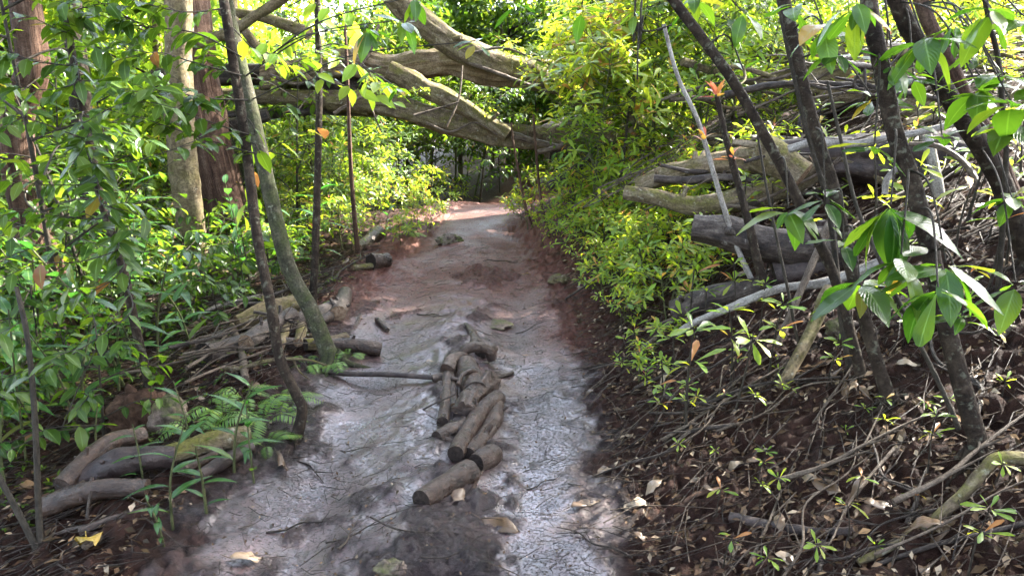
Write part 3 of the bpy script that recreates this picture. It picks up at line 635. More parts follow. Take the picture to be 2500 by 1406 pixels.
log('pale upright dead stem in the hollow behind the kinked tree', [(2295, 480), (2278, 400), (2262, 330)], 26, 24, 'stick_silver', 4.0, 4.0, 'dead_sapling', 'sapling')
log('curved lichen root bending over the leaf litter at the bottom right', [(2095, 1372), (2160, 1342), (2255, 1290), (2345, 1212), (2400, 1150), (2440, 1118), (2530, 1122)], 18, 34, 'log_bark', None, None, 'root', 'root', sides=14, knots=6, land='the curved lichen root')
log('straight dark stick lying under the curved lichen root', [(2140, 1378), (2280, 1330), (2400, 1302), (2520, 1272)], 12, 14, 'stick_dark', None, None, 'fallen_branch', 'branch')
log('grey wet fallen branch with a side fork near the bottom edge', [(1785, 1262), (1880, 1282), (1990, 1298), (2080, 1296)], 26, 22, 'log_soaked', None, None, 'fallen_branch', 'branch', land='the grey forked branch')
log('short grey prong running down from the grey fallen branch', [(2006, 1300), (2008, 1350), (1998, 1420)], 20, 14, 'log_soaked', None, None, 'fallen_branch', 'branch')
log('reddish curved root lying on the mud of the right bank', [(1662, 1235), (1690, 1212), (1755, 1190)], 10, 12, 'clay', None, None, 'root', 'root')
log('massive dark trunk added for the shade of the deep hollow behind the leaning stems', [(1870, 372), (2000, 385), (2150, 392), (2330, 400), (2560, 420)], 60, 150, 'log_soaked', 4.9, 4.4, 'fallen_tree', 'fallen tree', sides=34, amp=.14, ridge=.3, wm=140)  # dark log stands in for the shade of the void under the logs
# bundle in the middle of the trail
CB = 'muddy logs bundled along the middle of the trail'
def tlog(label, pts, w0, w1, mat='log_mud', cut='cut_dark', lift=0., **kw):
    w0 *= .92; w1 *= .92; a = gd(pts[0][0], pts[0][1] + w0 * .22) - lift; b = gd(pts[-1][0], pts[-1][1] + w1 * .22) - lift
    return log(label, pts, w0, w1, mat, a, b, name=kw.pop('name', 'trail_log'), cat=kw.pop('cat', 'log'), cut=cut, group=CB, amp=kw.pop('amp', .05), **kw)
tlog('thick nearest trail log with a black cut end, lying apart from the bundle', [(1028, 1222), (1080, 1190), (1148, 1148)], 58, 60, sides=30, land='the nearest thick trail log')
tlog('short stubby log block wedged behind the nearest trail log', [(1160, 1132), (1182, 1122), (1206, 1108)], 50, 52, sides=22)
tlog('curved log second from the nearest with a rounded upper tip', [(1112, 1108), (1140, 1058), (1170, 1010), (1215, 972)], 44, 46, lift=.05, sides=24, knots=3, land='the curved trail log')
tlog('log lying against the right of the curved trail log', [(1142, 1112), (1180, 1068), (1206, 1022), (1210, 990)], 44, 44, lift=.02, sides=24)
tlog('thin bark strip laid over the right-hand trail log', [(1160, 1078), (1180, 1048), (1212, 1018)], 10, 9, lift=.09, cut=None, name='stick', cat='stick')
tlog('stub of log poking out left below the curved trail log', [(1066, 1068), (1100, 1052), (1136, 1036)], 36, 38, sides=20)
tlog('straight narrow log along the left of the bundle with a black cut end', [(1080, 1030), (1088, 980), (1092, 915)], 32, 26, sides=20, lift=.02, land='the narrow trail log')
tlog('peeled stick beside the straight narrow trail log, nearer the middle', [(1108, 992), (1106, 950), (1102, 912)], 20, 18, sides=14, lift=.02, cut='cut')
tlog('thinnest peeled stick in the bundle, third from its left', [(1124, 990), (1120, 950), (1116, 910)], 12, 12, sides=10, lift=.02, cut=None)
tlog('lumpy twisted root mass in the core of the bundle', [(1130, 1005), (1150, 972), (1180, 945), (1200, 932)], 62, 54, amp=.2, ridge=.35, sides=30, lift=.04, cut=None, name='root', cat='root', land='the lumpy root mass')
tlog('short fat trunk section in the bundle ringed by a rope-like root', [(1160, 958), (1148, 925), (1138, 890)], 62, 54, sides=28, lift=.03, land='the fat ringed section')
tlog('rope-like root ringing the fat trunk section', [(1118, 938), (1130, 915), (1155, 905), (1178, 925)], 12, 12, lift=.13, cut=None, name='root', cat='root', sides=10)
tlog('small muddy stub crossing behind the straight narrow log', [(1056, 926), (1074, 922), (1096, 918)], 22, 26, sides=14)
tlog('forked muddy root bending left of the knot', [(1092, 905), (1102, 885), (1120, 872), (1150, 878)], 40, 22, cut=None, name='root', cat='root', sides=18, lift=.03, amp=.12)
tlog('knotted muddy root looping over itself at the far end of the bundle', [(1122, 874), (1140, 852), (1168, 846), (1192, 856), (1202, 878)], 30, 26, cut=None, name='root', cat='root', sides=18, lift=.05, amp=.12, land='the knotted root')
tlog('short root stub pointing right from the knot', [(1172, 862), (1190, 856), (1208, 850)], 30, 22, sides=16, lift=.02)
tlog('upright tapering root leading away up the trail from the knot', [(1165, 845), (1158, 825), (1148, 805), (1136, 792)], 36, 12, cut=None, name='root', cat='root', sides=16, amp=.14)
tlog('small stub left of the far knot', [(1124, 868), (1132, 852), (1140, 845)], 20, 16, sides=12)
tlog('small twig leaning away from the nearest trail log', [(1146, 1212), (1165, 1170), (1186, 1130)], 12, 10, cut=None, name='stick', cat='stick', sides=8)
log('thin pole half sunk across the mud left of the bundle', [(790, 905), (850, 912), (950, 914), (1075, 922)], 14, 13, 'log_soaked', None, None, 'pole', 'pole', land='the half-sunk cross pole')
log('thin twig lying across the left of the bundle', [(1018, 1008), (1060, 985), (1112, 962)], 5, 4, 'stick_dark', gd(1018, 1008), gd(1112, 985) - .12, 'stick', 'stick', sides=6)
log('broken twig pointing right from the bundle', [(1195, 930), (1222, 920), (1252, 910)], 8, 10, 'stick_dark', None, None, 'stick', 'stick', sides=7)
# left pile of cut logs at the trail edge
LP = 'cut logs piled left of the trail'
def plog(label, pts, w0, w1, mat='log_bark', cut='cut', lift=.0, **kw):
    a = gd(pts[0][0], pts[0][1] + w0 * .45) - lift; b = gd(pts[-1][0], pts[-1][1] + w1 * .45) - lift
    return log(label, pts, w0, w1, mat, a, b, cut=cut, group=LP, **kw)
plog('pale sawn log uppermost of the left pile, orange cut end towards us', [(582, 790), (650, 760), (742, 735)], 42, 46, 'bark_pale', lift=.16, land='the pale uppermost log')
plog('grainy grey log beneath the pale uppermost log', [(600, 838), (660, 800), (712, 772)], 44, 44, 'log_wet', lift=.10)
plog('long wet log with a dark cut end at the front of the left pile', [(498, 868), (580, 850), (660, 812), (740, 780), (822, 748)], 62, 36, 'log_wet', 'cut_dark', lift=.04, land='the long wet pile log')
plog('light slim stick standing against the long wet pile log', [(686, 845), (700, 800), (722, 768)], 20, 22, 'bark_pale', lift=.1)
plog('bent grey stick leaning on the front of the left pile', [(598, 925), (592, 870), (580, 830), (566, 795)], 20, 16, 'stick', None, lift=.14, name='stick')
plog('sawn log ending on the trail with a broken upright lip', [(690, 838), (780, 842), (860, 842), (930, 852)], 30, 36, 'log_mud', 'cut_dark', land='the trail-edge sawn log')
plog('short tan log resting behind the greenish leaning tree', [(745, 842), (800, 838), (846, 826)], 30, 30, 'log_bark', 'cut_dark', lift=.05)
plog('round dark cut stump lying at the far trail edge', [(905, 640), (922, 638), (946, 634)], 34, 36, 'log_mud', 'cut_dark', land='the round dark cut stump')
plog('flat tan log in front of the round dark cut stump', [(862, 655), (888, 652), (918, 648)], 16, 15, 'log_bark')
plog('split orange-brown log end beyond the thin reddish sapling', [(872, 606), (898, 590), (924, 568)], 26, 34, 'log_mud')
plog('long pale branch reaching up out of the brush left of the pile', [(440, 812), (500, 775), (560, 718), (636, 662)], 12, 16, 'stick', None, 0.1, name='fallen_branch', cat='branch', land='the long pale branch')
plog('thin bleached twig crossing the brush behind the pile', [(480, 772), (540, 744), (660, 716)], 9, 8, 'stick_silver', None, .1, name='fallen_branch', cat='branch')
plog('short log stub with a ringed end in the pile beside the light slim stick', [(728, 836), (734, 815), (736, 795)], 24, 24, 'log_bark', lift=.08)
plog('smooth log lying along the trail side of the pile', [(768, 792), (800, 775), (830, 752)], 26, 22, 'log_wet', lift=.05)
plog('brown torn root lying beside the mud at the pile end', [(790, 880), (830, 850), (868, 800), (880, 768)], 24, 10, 'log_mud', None, name='root', cat='root', amp=.15)
plog('small pale log half hidden at the back of the pile', [(825, 765), (838, 735), (842, 715)], 40, 34, 'log_wet', lift=.03)
plog('grey log jutting from brush at the left of the pile', [(470, 842), (520, 828), (572, 808)], 26, 28, 'log_wet', lift=.05)
plog('short curved root lying on the mud beyond the pile', [(920, 780), (932, 790), (946, 806)], 14, 12, 'log_mud', None, name='root', cat='root')
plog('two-toned tan root slanting from the red fibrous trunk to the brush', [(586, 628), (560, 588), (534, 545), (512, 520)], 24, 28, 'bark_pale', None, .3, name='root', cat='root', amp=.12)
plog('dark root slanting beside the tan root', [(578, 632), (545, 590), (520, 560), (500, 500)], 26, 26, 'log_wet', None, .3, name='root', cat='root', amp=.12)
# left front stack beside the trail
LF = 'muddy logs stacked at the left front'
def flog(label, pts, w0, w1, mat='log_mud', cut=None, lift=.0, **kw):
    a = gd(pts[0][0], pts[0][1] + w0 * .45) - lift; b = gd(pts[-1][0], pts[-1][1] + w1 * .45) - lift
    return log(label, pts, w0, w1, mat, a, b, cut=cut, group=LF, **kw)
flog('large smooth muddy log along the front of the left stack', [(105, 1242), (170, 1212), (260, 1192), (360, 1190)], 52, 40, sides=26, lift=.03, land='the smooth front log')
flog('arched muddy trunk over the left stack, caked with leaf mud', [(150, 1185), (215, 1120), (275, 1078), (350, 1062)], 46, 40, 'log_mud', sides=24, lift=.16, amp=.08, land='the arched muddy trunk')
flog('broad mud-caked slab between the arched trunk and the smooth log', [(190, 1182), (270, 1140), (350, 1118), (430, 1112)], 62, 52, 'log_soaked', sides=24, lift=.05, amp=.10)
flog('mossy furry log lying behind the ferns', [(405, 1112), (470, 1090), (520, 1078), (610, 1062)], 46, 46, 'log_bark', lift=.08, sides=24, amp=.1, land='the mossy furry log')
flog('slim wet log running beside the trail under the ferns', [(488, 1162), (545, 1128), (612, 1090)], 32, 30, 'log_soaked', lift=.04, sides=16, land='the slim wet log')
flog('knobbly branch between the mossy log and the slim wet log', [(446, 1146), (500, 1122), (540, 1096)], 28, 16, 'log_mud', lift=.08)
flog('lower tan pole tucked under the large smooth log', [(195, 1300), (260, 1272), (350, 1245)], 22, 16, 'log_mud', lift=.01)
flog('thin tan stick leaning across the mud-caked slab', [(145, 1212), (200, 1178), (250, 1144)], 13, 9, 'stick', lift=.19, name='stick', cat='stick')
flog('dark twig hanging down in front of the smooth log', [(212, 1262), (222, 1200), (248, 1150)], 7, 6, 'stick_dark', lift=.2, name='stick', cat='stick')
flog('thin root bundle strand below the smooth log', [(110, 1318), (180, 1290), (270, 1284)], 12, 9, 'log_mud', name='root', cat='root')
flog('short broken stick end poking out at the bottom left', [(205, 1335), (225, 1320), (242, 1308)], 20, 22, 'stick', name='stick', cat='stick', lift=.05)
# clay clod, stones
def lump(name, label, cat, px, py, rx, ry, rz, mat, seed, lift=0., amp=.3, group=None, land=None, freq=2.2):
    p = gpt(px, py); d = gd(px, py); s = d / F
    n = 28; th = np.linspace(0, PI, n); ph = np.arange(n * 2) * PI / n
    T, Pp = np.meshgrid(th, ph, indexing='ij')
    D = np.stack([np.sin(T) * np.cos(Pp), np.sin(T) * np.sin(Pp), np.cos(T)], -1)
    r = 1 + amp * vnoise(D[..., 0] * freq, D[..., 1] * freq, D[..., 2] * freq, seed) + amp * .45 * vnoise(D[..., 0] * 5, D[..., 1] * 5, D[..., 2] * 5, seed + 1) + amp * .2 * vnoise(D[..., 0] * 13, D[..., 1] * 13, D[..., 2] * 13, seed + 2)
    V = D * r[..., None] * np.array([rx, ry, rz]) * s
    m = n * 2; i, j = np.meshgrid(np.arange(n - 1), np.arange(m), indexing='ij')
    Q = np.stack([i * m + j, (i + 1) * m + j, (i + 1) * m + (j + 1) % m, i * m + (j + 1) % m], -1).reshape(-1, 4)
    g = G(); g.add(V.reshape(-1, 3), Q, tuv=V.reshape(-1, 3) * 1.0 + seed)
    o = g.obj(name, M[mat]); o.location = p + [0, 0, rz * s * lift]
    tag(o, label, cat, group)
    if land: LAND.append((px, py, land))
    return o
lump('root_clod', 'red clay clod of torn-up earth under the thin leaning tree', 'clod', 345, 1050, 62, 60, 66, 'clay', 3, .55, .35, land='the red clay clod')
lump('root_clod', 'smaller grey clod of earth beside the red clay clod', 'clod', 415, 1040, 48, 45, 48, 'stone', 9, .5, .3)
lump('stone', 'wedge-shaped brown rock sticking up at the far bend of the trail', 'rock', 1098, 592, 27, 24, 15, 'stone', 14, .3, .4, land='the wedge-shaped rock')
lump('stone', 'brown rounded stone in the soil of the right bank behind the stoutest trunk', 'stone', 2450, 815, 28, 24, 19, 'stone', 21, .4, .25, land='the brown rounded stone')
lump('stone', 'grey stone on the bank below the far-leaning tree', 'stone', 2060, 810, 42, 30, 24, 'stone', 25, .3, .25)
lump('stone', 'mossy tan stone in the wet hollow at the bottom of the trail', 'stone', 955, 1395, 40, 30, 22, 'stone', 31, .2, .3)
lump('stone', 'pale worn rock flush with the mud up the trail from the bundle', 'rock', 1205, 795, 40, 34, 9, 'stone', 41, .1, .25)
lump('stone', 'worn log end hidden under leaves at the right trail edge', 'rock', 1365, 690, 26, 24, 15, 'log_bark', 47, .3, .25)
EXPO = 4.0
# ------------------------------------------------------------------ deferred labels for repeated things
PEND = []
def pend(o, kind, cat, group, p, adj=''):
    px, py, d = topix(p)
    o['category'] = cat; o['group'] = group
    PEND.append((o, (adj + ' ' + kind).strip(), px, py, d))

NUM = ['', 'one', 'two', 'three', 'four', 'five', 'six', 'seven', 'eight', 'nine', 'ten']
ORD = ['', 'leftmost', 'second from left', 'third from left', 'fourth from left', 'fifth from left', 'sixth from left', 'seventh from left', 'eighth from left', 'ninth from left', 'tenth from left'] + [w + ' from left' for w in ('eleventh', 'twelfth', 'thirteenth', 'fourteenth', 'fifteenth', 'sixteenth', 'seventeenth', 'eighteenth')]
NUM += ['eleven', 'twelve', 'thirteen', 'fourteen', 'fifteen', 'sixteen', 'seventeen', 'eighteen']
def plural(k):
    if k.endswith('leaf'): return k[:-4] + 'leaves'
    h, sep, t = k.partition(' with ')
    h = h[:-4] + 'leaves' if h.endswith('leaf') else h + ('es' if h.endswith(('bush', 'ch')) else 's')
    return h + sep + t
def finish_labels():
    b = {}
    for o, k, px, py, d in PEND:
        best = None
        for lx, ly, ph in LAND:
            q = math.hypot(lx - px, (ly - py) * 1.3)
            if best is None or q < best[0]: best = (q, lx, ly, ph)
        _, lx, ly, ph = best
        rel = 'right of' if px - lx > 70 else 'left of' if px - lx < -70 else 'below' if py > ly else 'above'
        b.setdefault((k, rel, ph), []).append((px, o))
    for (k, rel, ph), v in b.items():
        v.sort(key=lambda t: t[0]); n = len(v)
        for i, (_, o) in enumerate(v):
            if n == 1: o['label'] = f'{k} {rel} {ph}'
            elif n <= 18 and i == n - 1 and n > 1: o['label'] = f'rightmost of {NUM[n]} {plural(k)} {rel} {ph}'
            elif n <= 18: o['label'] = f'{ORD[i + 1]} of {NUM[n]} {plural(k)} {rel} {ph}'
            else: o['label'] = f'{k} among many {rel} {ph}'

# ------------------------------------------------------------------ foliage builders
T_OB = [leaf_template(.42, 4, 'obov', d, f, w) for d, f, w in ((.22, .22, .02), (.38, .15, .03), (.10, .28, .0))]
T_EL = [leaf_template(.44, 4, 'ellip', d, f, w) for d, f, w in ((.25, .20, .02), (.42, .12, .03), (.12, .3, .0))]
T_LA = [leaf_template(.24, 6, 'lance', d, f, w) for d, f, w in ((.35, .2, .02), (.6, .15, .02))]
T_NA = [leaf_template(.16, 3, 'lance', .2, .05, 0)]
T_LO = [leaf_template(.40, 2, 'ellip', .3, .15)]
LL = 1.0
T_BIG = [leaf_template(w_, 7, k_, dd, ff, .02) for w_, k_, dd, ff in ((.44, 'obov', .2, .12), (.42, 'ellip', .35, .18), (.38, 'ellip', .1, .1), (.46, 'ellip', .5, .15))]
def rosette(g, c, ax, n, L, r, el=(.1, .9), tpls=T_OB, tint=(.45, .2), mat=0, inner=True):
    ax = unit(ax); ref = np.array([0, 0, 1.]) if abs(ax[2]) < .9 else np.array([1., 0, 0])
    u = unit(np.cross(ref, ax)); v = np.cross(ax, u); a0 = r.uniform(0, 6.28)
    for k in range(n):
        a = a0 + k * 2.4 + r.uniform(-.25, .25); e = r.uniform(*el)
        D = (u * math.cos(a) + v * math.sin(a)) * math.cos(e) + ax * math.sin(e)
        P = c + D * .012 - ax * r.uniform(0, .02)
        N = ax * math.cos(e) - (u * math.cos(a) + v * math.sin(a)) * math.sin(e) + r.normal(size=3) * .18
        put_leaves(g, tpls[r.integers(len(tpls))], P, D + r.normal(size=3) * .08, N, L * r.uniform(.7, 1.12) * (.55 if inner and k >= n - 2 else 1), float(np.clip(r.normal(*tint), 0, 1)), mat)

def alt_leaves(g, A, n, L, r, start=.1, tpls=T_EL, tint=(.4, .2), mat=0, hang=.35):
    """two-ranked leaves along the axis A"""
    m = len(A)
    for k in range(n):
        t = start + (1 - start) * (k + .5) / n; f = t * (m - 1); i = min(int(f), m - 2)
        p = A[i] + (A[i + 1] - A[i]) * (f - i); tg = unit(A[i + 1] - A[i])
        sd = unit(np.cross(tg, [0, 0, 1.]) + 1e-6) * (1 if k % 2 else -1)
        D = sd * r.uniform(.5, 1) + tg * r.uniform(.3, .9) + np.array([0, 0, -hang * r.uniform(.2, 1.8)])
        N = np.array([0, 0, 1.]) + r.normal(size=3) * .3 + tg * .2
        put_leaves(g, tpls[r.integers(len(tpls))], p, D, N, L * r.uniform(.65, 1.15), float(np.clip(r.normal(*tint), 0, 1)), mat)

def proto(name, gs, gf, mstem, mleaf, extra=None):
    root = bpy.data.objects.new(name, None); COL.objects.link(root); root.empty_display_size = .1
    gs.obj('stem', M[mstem], root); gf.obj('foliage', M[mleaf], root)
    if extra is not None: extra.obj('new_leaves', M['red'], root)
    return [root, False]

def shrub_whorl(name, seed, h, spread, nb, L, mleaf='lime', mstem='stem', tint=(.5, .2), red=0., low=.15, fork=2):
    r = np.random.default_rng(seed); gs, gf, ge = G(), G(), G(); nr = 0
    lean = r.normal(size=2) * .12
    top = np.array([lean[0] * h, lean[1] * h, h * .92])
    tube(gs, [[0, 0, -.05], [lean[0] * h * .2, lean[1] * h * .5, h * .45], top], [.006 + .006 * h, .003], 6, seed, caps=False)
    rosette(gf, top, [0, 0, 1], 9, L, r, tint=tint)
    for b in range(nb):
        t = low + (1 - low) * (b + .5) / nb * .95; a = b * 2.4 + r.uniform(-.5, .5)
        p = np.array([lean[0] * h * t, lean[1] * h * t, h * .92 * t]); ln = spread * (1.1 - .6 * t) * r.uniform(.6, 1.1)
        q = p + np.array([math.cos(a) * ln, math.sin(a) * ln, ln * r.uniform(.25, .7)])
        tube(gs, [p, (p + q) / 2 - [0, 0, .03 * ln], q], [.004 + .002 * h, .0022], 5, seed + b, caps=False)
        ends = [(q, q - p)]
        for f in range(fork):
            s = r.uniform(.4, .9); m = p + (q - p) * s; e = m + (r.normal(size=3) * .6 + unit(q - p) + [0, 0, .4]) * ln * .38
            tube(gs, [m, e], [.003, .0018], 4, seed + b + f, caps=False); ends.append((e, e - m))
        for e, dr in ends:
            rosette(gf, e, unit(dr) * .5 + [0, 0, .7], int(r.integers(6, 10)), L, r, el=(-.15, .75), tint=tint)
            if r.random() < red: rosette(ge, e + [0, 0, .02], [0, 0, 1], 4, L * .6, r, el=(.5, 1.3), tpls=T_NA, tint=(.5, .3)); nr += 1
            for _ in range(int(r.integers(1, 4))):
                m = e - dr * r.uniform(.1, .45); put_leaves(gf, T_OB[0], m, r.normal(size=3) + unit(dr) * .6, np.array([0, 0, 1.]) + r.normal(size=3) * .3, L * r.uniform(.6, 1), float(np.clip(r.normal(*tint), 0, 1)))
    return proto(name, gs, gf, mstem, mleaf, ge if nr else None)

def shrub_alt(name, seed, h, spread, nb, L, nl, mleaf='leaf', mstem='stem_dark', tint=(.42, .22), low=.2, hang=.4, sub=2):
    r = np.random.default_rng(seed); gs, gf = G(), G(); lean = r.normal(size=2) * .1
    A, _ = tube(gs, [[0, 0, -.05], [lean[0] * h * .3, lean[1] * h * .6, h * .5], [lean[0] * h, lean[1] * h, h]], [.005 + .006 * h, .003], 6, seed, caps=False)
    for b in range(nb):
        t = low + (1 - low) * (b + .4) / nb; i = min(int(t * (len(A) - 1)), len(A) - 2); p = A[i]
        a = b * 2.4 + r.uniform(-.4, .4); ln = spread * (1.15 - .55 * t) * r.uniform(.65, 1.15); up = r.uniform(.0, .4)
        q = p + np.array([math.cos(a) * ln, math.sin(a) * ln, ln * up]); m = (p + q) / 2 + [0, 0, .10 * ln]
        B, _ = tube(gs, [p, m, q], [.003 + .002 * h, .0015], 5, seed + b, caps=False, step=.05)
        alt_leaves(gf, B, nl, L, r, .15, tint=tint, hang=hang)
        for k in range(sub):
            j = int(r.uniform(.3, .8) * (len(B) - 1)); e = B[j] + (unit(q - p) * .6 + r.normal(size=3) * .5) * ln * .45
            C2, _ = tube(gs, [B[j], (B[j] + e) / 2 + [0, 0, .02], e], [.0025, .0012], 4, seed + b, caps=False, step=.05)
            alt_leaves(gf, C2, max(3, nl // 2), L * .92, r, .1, tint=tint, hang=hang)
    return proto(name, gs, gf, mstem, mleaf)

def ginger(name, seed, h, n, L):
    r = np.random.default_rng(seed); gs, gf = G(), G(); a = r.uniform(0, 6.28); ln = h * r.uniform(.12, .35)
    dx, dy = math.cos(a), math.sin(a)
    A, _ = tube(gs, [[0, 0, -.03], [dx * ln * .25, dy * ln * .25, h * .5], [dx * ln, dy * ln, h]], [.009, .004], 7, seed, caps=False, step=.04)
    pl = r.uniform(0, 6.28)
    for k in range(n):
        t = .22 + .76 * k / max(n - 1, 1); i = min(int(t * (len(A) - 1)), len(A) - 2); s = 1 if k % 2 else -1
        D = np.array([math.cos(pl) * s, math.sin(pl) * s, r.uniform(.25, .9) + .5 * (k == n - 1)]) + r.normal(size=3) * .15
        put_leaves(gf, T_LA[r.integers(2)], A[i], D, np.array([-D[0], -D[1], 1.6]) + r.normal(size=3) * .15, L * r.uniform(.75, 1.1) * (.7 if k == n - 1 else 1), float(np.clip(r.normal(.4, .2), 0, .97)))
    return proto(name, gs, gf, 'stem', 'ginger')

def fern(name, seed, n, L):
    r = np.random.default_rng(seed); gs, gf = G(), G()
    for k in range(n):
        a = k * 2.4 + r.uniform(-.3, .3); ln = L * r.uniform(.7, 1.1); el = r.uniform(.45, 1.0)
        d = np.array([math.cos(a), math.sin(a), 0])
        A, _ = tube(gs, [[0, 0, 0], d * ln * .45 + [0, 0, ln * .5 * el], d * ln + [0, 0, ln * (.42 * el - .12)]], [.0022, .0008], 4, seed + k, caps=False, step=.012)
        m = len(A); N = 19
        for j in range(N):
            t = .2 + .8 * j / N; i = min(int(t * (m - 1)), m - 2); tg = unit(A[i + 1] - A[i]); sd = unit(np.cross(tg, [0, 0, 1.]))
            s = ln * .24 * math.sin(PI * min(1, (1.06 - t) * .95) ** .8) + .006
            for q in (1, -1):
                put_leaves(gf, T_NA[0], A[i], sd * q + tg * .35 + [0, 0, -.12], np.cross(sd, tg) * (1 if np.cross(sd, tg)[2] > 0 else -1) + r.normal(size=3) * .08, s, float(np.clip(r.normal(.45, .2), 0, 1)))
    return proto(name, gs, gf, 'stem', 'fern')

def seedling(name, seed, h, n, L, mleaf='lime', red=False, tiers=1, tpls=T_OB):
    r = np.random.default_rng(seed); gs, gf, ge = G(), G(), G(); l = r.normal(size=2) * .12 * h
    tube(gs, [[0, 0, -.03], [l[0] * .2, l[1] * .6, h * .5], [l[0], l[1], h]], [.0035 + .006 * h, .0022], 5, seed, caps=False)
    for k in range(tiers):
        t = 1 - .3 * k
        rosette(gf, np.array([l[0] * t, l[1] * t, h * t]), [r.normal() * .15, r.normal() * .15, 1], n - k, L, r, el=(-.2, .8), tint=(.55, .22), tpls=tpls)
    if red: rosette(ge, np.array([l[0], l[1], h]), [0, 0, 1], 5, L * .8, r, el=(.5, 1.25), tpls=T_NA, tint=(.5, .3))
    return proto(name, gs, gf, 'stem_dark', mleaf, ge if red else None)

def tree_proto(name, seed, h, rad, c0, ncl, per, L, mleaf, mbark='bark_pale', rt=.07):
    r = np.random.default_rng(seed); root = bpy.data.objects.new(name, None); COL.objects.link(root)
    gs = G(); top = np.array([r.normal() * .25, r.normal() * .25, h * .8])
    tube(gs, [[0, 0, -.2], [top[0] * .2, top[1] * .6, h * .4], top], [rt, rt * .3], 10, seed, .08)
    gs.obj('trunk', M[mbark], root)
    g = G(); tpl = T_LO[0]
    for k in range(ncl):
        z = c0 + (h - c0) * r.uniform() ** .85; a = r.uniform(0, 6.28); t = (z - c0) / (h - c0)
        R = rad * math.sqrt(max(.05, 1 - (2 * t - .8) ** 2 * .55)) * math.sqrt(r.uniform(.08, 1))
        q = np.array([math.cos(a) * R, math.sin(a) * R, z]); s = r.uniform(.22, .5) * (rad / 1.4)
        if k % 3 == 0:
            st = np.array([top[0] * .5 * t, top[1] * .5 * t, max(.3, z - R * .5)]); tube(g, [st, (st + q) / 2, q], [.018, .006], 4, seed + k, caps=False, mat=1)
        v = r.normal(size=(per, 3)); v /= np.linalg.norm(v, axis=1, keepdims=True)
        put_leaves(g, tpl, q + v * s * r.uniform(.2, 1, (per, 1)) * [1, 1, .65], v * .7 + r.normal(size=(per, 3)) * .5 + [0, 0, -.2], np.array([0, 0, 1.]) + r.normal(size=(per, 3)) * .45, L * r.uniform(.6, 1.2, per), np.clip(r.normal(.45, .22, per), 0, 1))
    g.obj('crown', [M[mleaf], M['bark_dark']], root)
    return [root, False]

def place(pr, x, y, sc, kind, cat, group, adj='', z=None, rot=None, tilt=.06, hgt=0., pxy=None):
    if pr[1]: o = copy_tree(pr[0])
    else: o = pr[0]; pr[1] = True
    z = float(H(x, y)) if z is None else z
    o.location = (x, y, z); o.scale = (sc,) * 3
    o.rotation_euler = (random.gauss(0, tilt), random.gauss(0, tilt), random.uniform(0, 6.28) if rot is None else rot)
    pend(o, kind, cat, group, (x, y, z + hgt * sc * .6), adj)
    return o

# ------------------------------------------------------------------ prototypes
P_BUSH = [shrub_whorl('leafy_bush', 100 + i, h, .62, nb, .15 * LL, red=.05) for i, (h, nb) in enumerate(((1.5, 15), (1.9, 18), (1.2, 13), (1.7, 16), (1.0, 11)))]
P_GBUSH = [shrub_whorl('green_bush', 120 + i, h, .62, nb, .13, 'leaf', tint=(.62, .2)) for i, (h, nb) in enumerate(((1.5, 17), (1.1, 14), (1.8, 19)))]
P_LOWB = [shrub_whorl('low_bush', 140 + i, h, .30, nb, .10, red=.10, fork=1, tint=(.6, .22)) for i, (h, nb) in enumerate(((.45, 8), (.6, 10), (.32, 6), (.5, 9)))]
P_UND = [shrub_alt('understory_shrub', 200 + i, h, .75, nb, .115, 9) for i, (h, nb) in enumerate(((1.6, 12), (2.1, 15), (1.3, 10), (1.8, 13), (2.5, 17)))]
P_UNDL = [shrub_alt('low_shrub', 230 + i, h, .42, nb, .10, 7) for i, (h, nb) in enumerate(((.6, 8), (.8, 9), (.45, 7)))]
P_GIN = [ginger('ginger_plant', 260 + i, h, n, L) for i, (h, n, L) in enumerate(((.85, 9, .30), (1.1, 10, .34), (.6, 7, .24), (.4, 6, .17)))]
P_FERN = [fern('fern', 280 + i, n, L) for i, (n, L) in enumerate(((6, .34), (5, .26), (7, .42)))]
P_SEED = [seedling('seedling', 300 + i, h, n, L, tiers=t) for i, (h, n, L, t) in enumerate(((.16, 7, .075, 1), (.24, 8, .09, 1), (.11, 6, .06, 1), (.30, 8, .085, 2), (.20, 5, .10, 1)))]
P_RED = [seedling('red_tipped_seedling', 320 + i, h, n, .08, red=True) for i, (h, n) in enumerate(((.32, 5), (.45, 6)))]
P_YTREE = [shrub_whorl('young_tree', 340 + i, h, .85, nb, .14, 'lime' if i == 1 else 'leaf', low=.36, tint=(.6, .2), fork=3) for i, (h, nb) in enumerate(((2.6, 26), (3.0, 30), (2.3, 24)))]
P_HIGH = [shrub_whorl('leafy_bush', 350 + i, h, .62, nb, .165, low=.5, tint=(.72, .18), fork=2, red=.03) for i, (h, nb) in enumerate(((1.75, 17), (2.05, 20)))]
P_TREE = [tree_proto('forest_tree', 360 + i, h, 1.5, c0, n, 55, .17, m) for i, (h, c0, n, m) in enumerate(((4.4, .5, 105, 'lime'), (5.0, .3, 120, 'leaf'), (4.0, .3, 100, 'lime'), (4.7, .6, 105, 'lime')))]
P_DARK = [tree_proto('shade_tree', 380 + i, h, 1.4, c0, n, 50, .17, 'leaf', 'bark_pale', .05) for i, (h, c0, n) in enumerate(((3.2, .2, 70), (3.6, .9, 64)))]

